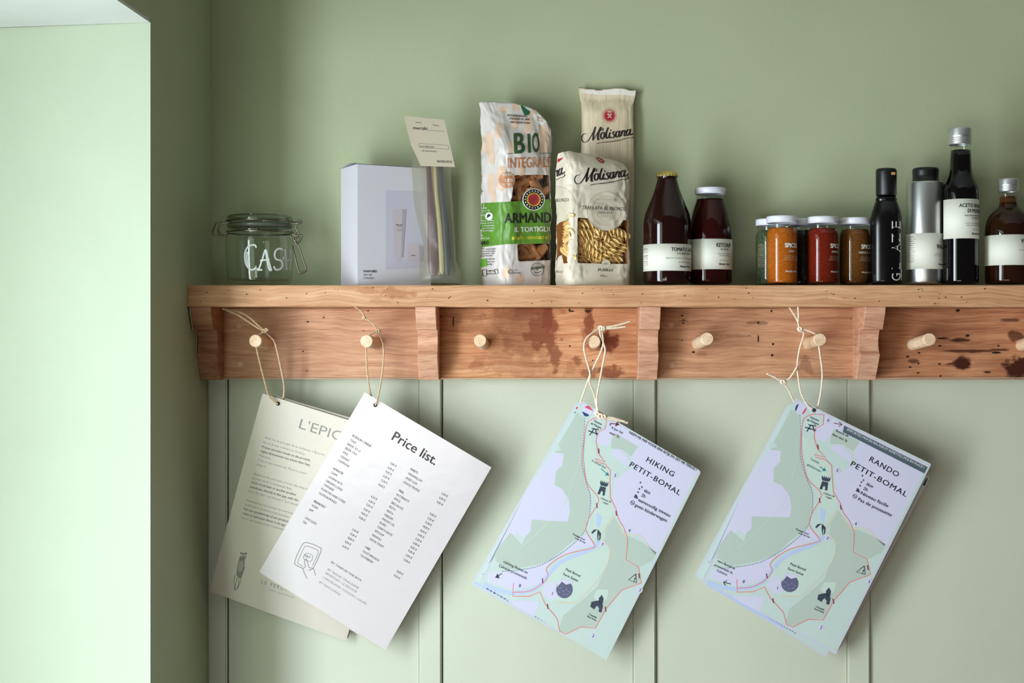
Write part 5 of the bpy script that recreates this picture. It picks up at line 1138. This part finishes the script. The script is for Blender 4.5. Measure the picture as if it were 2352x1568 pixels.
# ketchup
ky = -.036; k_, kx = bottle('ketchup_bottle', 1631.2, ky, 'ketchup bottle with a flat white lid behind the tomato sauce bottle', 'bottle')
kp = [(0, 653), (46, 653), (49.5, 650), (50.3, 645), (50.3, 545), (49, 530), (46, 512), (42, 492), (37, 474), (32.8, 463), (31.8, 458), (32.4, 454), (31.4, 451), (31.4, 444)]
round_px('glass_body', kp, 1631.2, ky, GLASS, k_)
round_px('ketchup', [(0, 651)]+[(a-1.6, b-1 if b > 650 else b) for a, b in kp[1:11]]+[(30.4, 468), (0, 468)], 1631.2, ky, mat('dark_ketchup', (46, 10, 8), .9, spec=0), k_)
round_px('screw_lid', [(33.5, 446.6), (35.6, 446), (35.6, 434.5), (34.4, 432.6), (32, 431.8), (0, 431.4)], 1631.2, ky, WHITECAP, k_)
rr = 50.8/s_at(ky); za, zb = zy(551.5, ky), zy(620.5, ky); labelband(kx, ky, rr, za, zb, -100, 100, k_)
cyltext(k_, kx, ky, rr, za, 33, [('KETCHUP', 11.8, 6.0, 27), ('24. ØTDE', 16.4, 2.6, 15, 0, .01), ('THE CLASSIC DIP FOR', 22.5, 1.5, 24, 0, 0, GREYINK), ('BURGERS AND FRIES', 25.2, 1.5, 18, 0, 0, GREYINK), ('NET 250 ML / 8.4 FL OZ', 32, 1.5, 18, 0, 0, GREYINK), ('Nicolas Vahé', 38, 3, 19, 0, .04)])
# spice jars
def spice(cx, y, top, col, lab, th, sub, dark=False):
    t, x = bottle('spice_jar', cx, y, lab, 'jar', 'spice jars on the shelf'); s = 1586/1.0
    k = s_at(y)/s_at(-.072); hl = top
    def py(p): return VY+(p-VY)*k                 # heights measured on the nearest jar
    body = [(0, 653.5), (32, 653.5), (35, 651), (36, 646), (36.2, 560), (36, 540), (35, 533), (32.5, 527), (31, 523.5), (32.6, 521.5), (31.4, 519), (32.6, 516.5), (31.2, 514)]
    B = [(a*k, py(b)) for a, b in body]
    round_px('glass_body', B, cx, y, GLASS, t, n=48)
    f_ = [(0, 650)]+[(a-1.7, min(b, 650)) for a, b in body[1:8]]+[(29, 524), (0, 525.5)]
    round_px('spice_filling', [(a*k, py(b)) for a, b in f_], cx, y, mat('spice_'+sub.replace(' ', '_'), col, 1, var=.55 if dark else .28, vscale=420 if not dark else 300, bump=.3, bscale=500, spec=0), t, n=48)
    round_px('screw_lid', [(34.6*k, py(512.5)), (36*k, py(512)), (36.2*k, py(499.5)), (35.2*k, py(497.4)), (33*k, py(496.8)), (0, py(496.4))], cx, y, WHITECAP, t, n=48)
    r = 36.4*k/s_at(y); z0 = zy(py(558), y)
    INKW = mat('white_glass_print', (236, 232, 222), .5); INKP = mat('faint_white_print', (196, 170, 140), .6)
    if th is not None:
        cyltext(t, x, y, r, z0, th, [('SPICES', 7.6, 6.4, 22, 0, .05, INKW), (sub.upper(), 14.5, 3, 2.1*len(sub), 0, .015, INKW), ('EXOTIC AND WARM IN STEWS', 20.5, 1.3, 22, 0, 0, INKP), ('CURRIES, SOUPS AND SAUCES', 23, 1.3, 24, 0, 0, INKP), ('WITH MEAT OR VEGETABLES', 25.6, 1.3, 27, 0, 0, INKP), ('Nicolas Vahé', 43, 2.6, 20, 0, .03, INKW)])
    else:
        cyltext(t, x, y, r, z0, -50, [(a, 1+i*2.6, 1.4, 12, 0, .0, INKP) for i, a in enumerate(('INGREDIENTS:', 'basil, parsley', 'thyme, salt', 'INGREDIENSER:', 'basilikum, timian', 'salt, persille', 'INGREDIENTS:', 'basilic, persil', 'thym, sel', 'Made in Spain', 'Best before:', 'see lid', 'NET 25 g'))])
spice(1796.5, -.072, 496, (176, 94, 26), 'spice jar full of orange curry powder, left of the three front jars', 27, 'Curry')
spice(1889.5, -.062, 497, (112, 32, 18), 'spice jar full of red chilli powder, between the orange and the brown one', 44, 'Barbecue')
spice(1963.5, -.042, 500, (104, 64, 28), 'spice jar with coarse brown mix, beside the black glaze bottle', 38, 'Garlic & curry')
spice(1771, -.0225, 502, (74, 84, 62), 'spice jar of green dried herbs, half hidden behind the orange curry jar', None, 'herbs', True)
spice(1846, -.0225, 502, (40, 38, 34), 'spice jar of dark peppercorns behind the gap of the orange and red jars', None, 'pepper', True)
# glaze bottle (oval)
gy = -.060; g, gx = bottle('glaze_bottle', 2035.5, gy, 'black plastic squeeze bottle with flip cap and white GLAZE written up its side', 'bottle')
gb = [(0, 653), (33, 653), (36, 650), (36.5, 644), (36.5, 520), (35.5, 500), (32, 484), (28, 472), (25, 464), (23.6, 460.5), (24.8, 459), (23.2, 455), (21, 449), (0, 449)]
round_px('bottle_body', gb, 2035.5, gy, mat('black_gloss_sleeve', (9, 9, 11), .2), g, ey=.72)
round_px('flip_cap', [(22.4, 449), (23.4, 447), (23.6, 396), (23.2, 390.5), (21.5, 388), (17, 387.2), (0, 387)], 2035.5, gy, BLACKP, g)
V, Fc = tube([W(2035.5+23.8*math.cos(a), 397, gy+23.8/s_at(gy)*math.sin(a)) for a in [math.pi*2*i/48 for i in range(48)]], .0003, 4, True); link('cap_seam', V, Fc, INK, g, g.location)
bevbox('flip_tab', gx+.0035, gx+.0095, gy-.0162, gy-.0125, zy(404, gy), zy(398, gy), mat('amber_flip_tab', (190, 140, 84), .4), g, .0005, g.location)
c = W(2035.5, 600, gy); V, Fc = lathe(profpx(gb, gy), c.x, gy, 128, .72); pg = Print(bvh_proj(V, Fc, .0003)); c6 = crop(1990, 280, 3.92)
for ch_, yy, hh in (('G', 1428, 66), ('L', 1325, 56), ('A', 1172, 80), ('Z', 1086, 84), ('E', 962, 70)):
    Vt, Ft = text2d(ch_, -.005, 0, 1, 4); x0 = min(v[0] for v in Vt); x1 = max(v[0] for v in Vt); y1 = max(v[1] for v in Vt)
    pg.add('lettering', [c6((306-78*v[1]/y1, yy-(v[0]-x0)/(x1-x0)*hh)) for v in Vt], Ft, WINK, 1)
for k in range(6): pg.line([c6((62, 1380+k*12)), c6((62+22+8*(k % 3), 1380+k*12))], .6, GREYINK, 1, 'small_print')
pg.line([c6((78, 712)), c6((276, 712))], 1.2, GREYINK, 1, 'seam_line'); pg.build(g)
# aluminium oil bottle
oy = -.045; o_, ox = bottle('oil_bottle', 2125, oy, 'brushed aluminium walnut oil bottle with a black cap', 'bottle')
round_px('bottle_body', [(0, 653), (40, 653), (42, 651), (42.6, 647), (42.6, 423), (41.6, 420), (39.5, 418.8), (30, 418), (0, 418)], 2125, oy, ALU, o_)
round_px('pouring_cap', [(31.8, 418), (31.4, 416), (29.4, 414), (29.2, 402), (30, 394), (29.4, 388.5), (27, 386.4), (0, 386)], 2126, oy, BLACKP, o_)
rr = 43.1/s_at(oy); za, zb = zy(538, oy), zy(619.5, oy); labelband(ox, oy, rr, za, zb, -110, 108, o_)
cyltext(o_, ox, oy, rr, za, 46, [('OIL', 13.5, 6.5, 11, 0, -.0, mat('brown_ink', (110, 88, 62), .5)), ('WALNUT', 22.4, 6.6, 25), ('ROASTED WALNUTS, A DELICATE', 31, 1.3, 30, 0, 0, GREYINK), ('FLAVOUR FOR SALADS AND CHEESE', 33.6, 1.3, 34, 0, 0, GREYINK), ('NET 250 ML', 39.5, 1.6, 14, 0, 0, GREYINK), ('Nicolas Vahé', 46.5, 3, 18, 0, .04)])
cyltext(o_, ox, oy, rr, za, -62, [(a, 6+i*3, 1.3, 15 if i % 2 else 11, 0, .01, GREYINK) for i, a in enumerate(('INGREDIENTS:', 'walnut oil', 'INGREDIENSER:', 'valnøddeolie', 'INGREDIENTS:', 'huile de noix', 'ZUTATEN:', 'Walnussöl', 'Made in France', 'Best before:', 'see bottle', 'Keep dark', 'NET 250 ml'))])
# balsamic
by = -.066; b_, bx_ = bottle('vinegar_bottle', 2206.5, by, 'tall black balsamic bottle with a silver screw cap, tallest thing at right', 'bottle')
bp_ = [(0, 653), (36, 653), (39.5, 650), (40.3, 645), (40.3, 445), (39.8, 436), (37, 425), (31.5, 414), (27.5, 405), (25.2, 395), (24, 382), (23, 360), (22.6, 346)]
round_px('glass_body', bp_[:-1]+[(22.6, 346), (0, 346)], 2206.5, by, mat('black_balsamic_glass', (8, 6, 7), .04), b_)
round_px('glass_neck', [(22.6, 346), (22.6, 334), (21.5, 331)], 2206.5, by, GLASS, b_)
def screwcap(cx, y, hw, p0, p1, par):
    L = [(hw-1.5, p0), (hw, p0-1)]; n = 4; h = (p0-p1)
    for k in range(n): q = p0-2-k*(h*.45/n); L += [(hw, q), (hw-.9, q-1.0), (hw, q-2.2)]
    L += [(hw-.4, p0-h*.55), (hw-.4, p1+3), (hw-1.4, p1+.8), (hw-3.5, p1), (0, p1)]
    c = W(cx, 600, y); V, Fc = lathe(profpx(L, y), c.x, y, 72)
    V = [Vector(v) for v in V]
    for i, v in enumerate(V):   # knurled upper part
        if v.z > zy(p1+(p0-p1)*.40, y) and v.z < zy(p1+2, y):
            d = Vector((v.x-c.x, v.y-y, 0)); V[i] = v-d*(.03*(i % 2))
    link('screw_cap', V, Fc, SILVER, par, par.location, True)
screwcap(2204.5, by, 26, 333, 294.5, b_)
rr = 40.8/s_at(by); za, zb = zy(460, by), zy(550, by); labelband(bx_, by, rr, za, zb, -85, 95, b_)
cyltext(b_, bx_, by, rr, za, 42, [('ACETO BALSAMICO', 12.0, 5.4, 57), ('DI MODENA', 19.6, 5.4, 33), ('AGED BALSAMIC VINEGAR FROM', 25, 2, 42, 0, .01), ('MODENA, ITALY', 28.5, 2, 20, 0, .01), ('A MUST FOR SALADS, MEAT AND FISH', 36, 1.5, 42, 0, 0, GREYINK), ('DELICIOUS ON STRAWBERRIES', 39, 1.5, 36, 0, 0, GREYINK), ('NET 250 ML', 45, 1.8, 16, 0, 0, GREYINK), ('Nicolas Vahé', 51.5, 3.2, 20, 0, .04)])
# small vinegar, cut by the frame
vy = -.060; v_, vx = bottle('vinegar_bottle', 2316, vy, 'squat round-shouldered amber vinegar bottle with silver cap at the right end', 'bottle')
vb = [(0, 653), (48, 653), (51.5, 650), (52.4, 644), (52.4, 535), (51.5, 520), (48, 506), (42, 494), (34, 486), (27, 481), (22, 476), (20.3, 468), (19.8, 452), (20, 446)]
AMB = mat('amber_vinegar', (40, 18, 7), .9, spec=0)
round_px('glass_body', vb, 2316, vy, GLASS, v_)
round_px('vinegar', [(0, 651)]+[(a-1.2, min(b, 651)) for a, b in vb[1:12]]+[(18.5, 463), (0, 463)], 2316, vy, AMB, v_)
round_px('neck_vinegar', [(18.8, 474), (18.8, 452), (0, 452)], 2316, vy, clear('amber_liquid', (196, 120, 40), haze=.3, hazecol=(150, 80, 20)), v_)
screwcap(2316, vy, 23.3, 441, 411, v_)
rr = 52.9/s_at(vy); za, zb = zy(542, vy), zy(611, vy); labelband(vx, vy, rr, za, zb, -100, 110, v_)
cyltext(v_, vx, vy, rr, za, 38, [('VINEGAR', 11.8, 5.8, 30), ('WHITE WINE', 17, 2.2, 20, 0, .01), ('FRESH AND LIGHT FOR DRESSINGS', 23, 1.4, 36, 0, 0, GREYINK), ('NET 250 ML', 32, 1.5, 14, 0, 0, GREYINK), ('Nicolas Vahé', 38, 3, 19, 0, .04)])
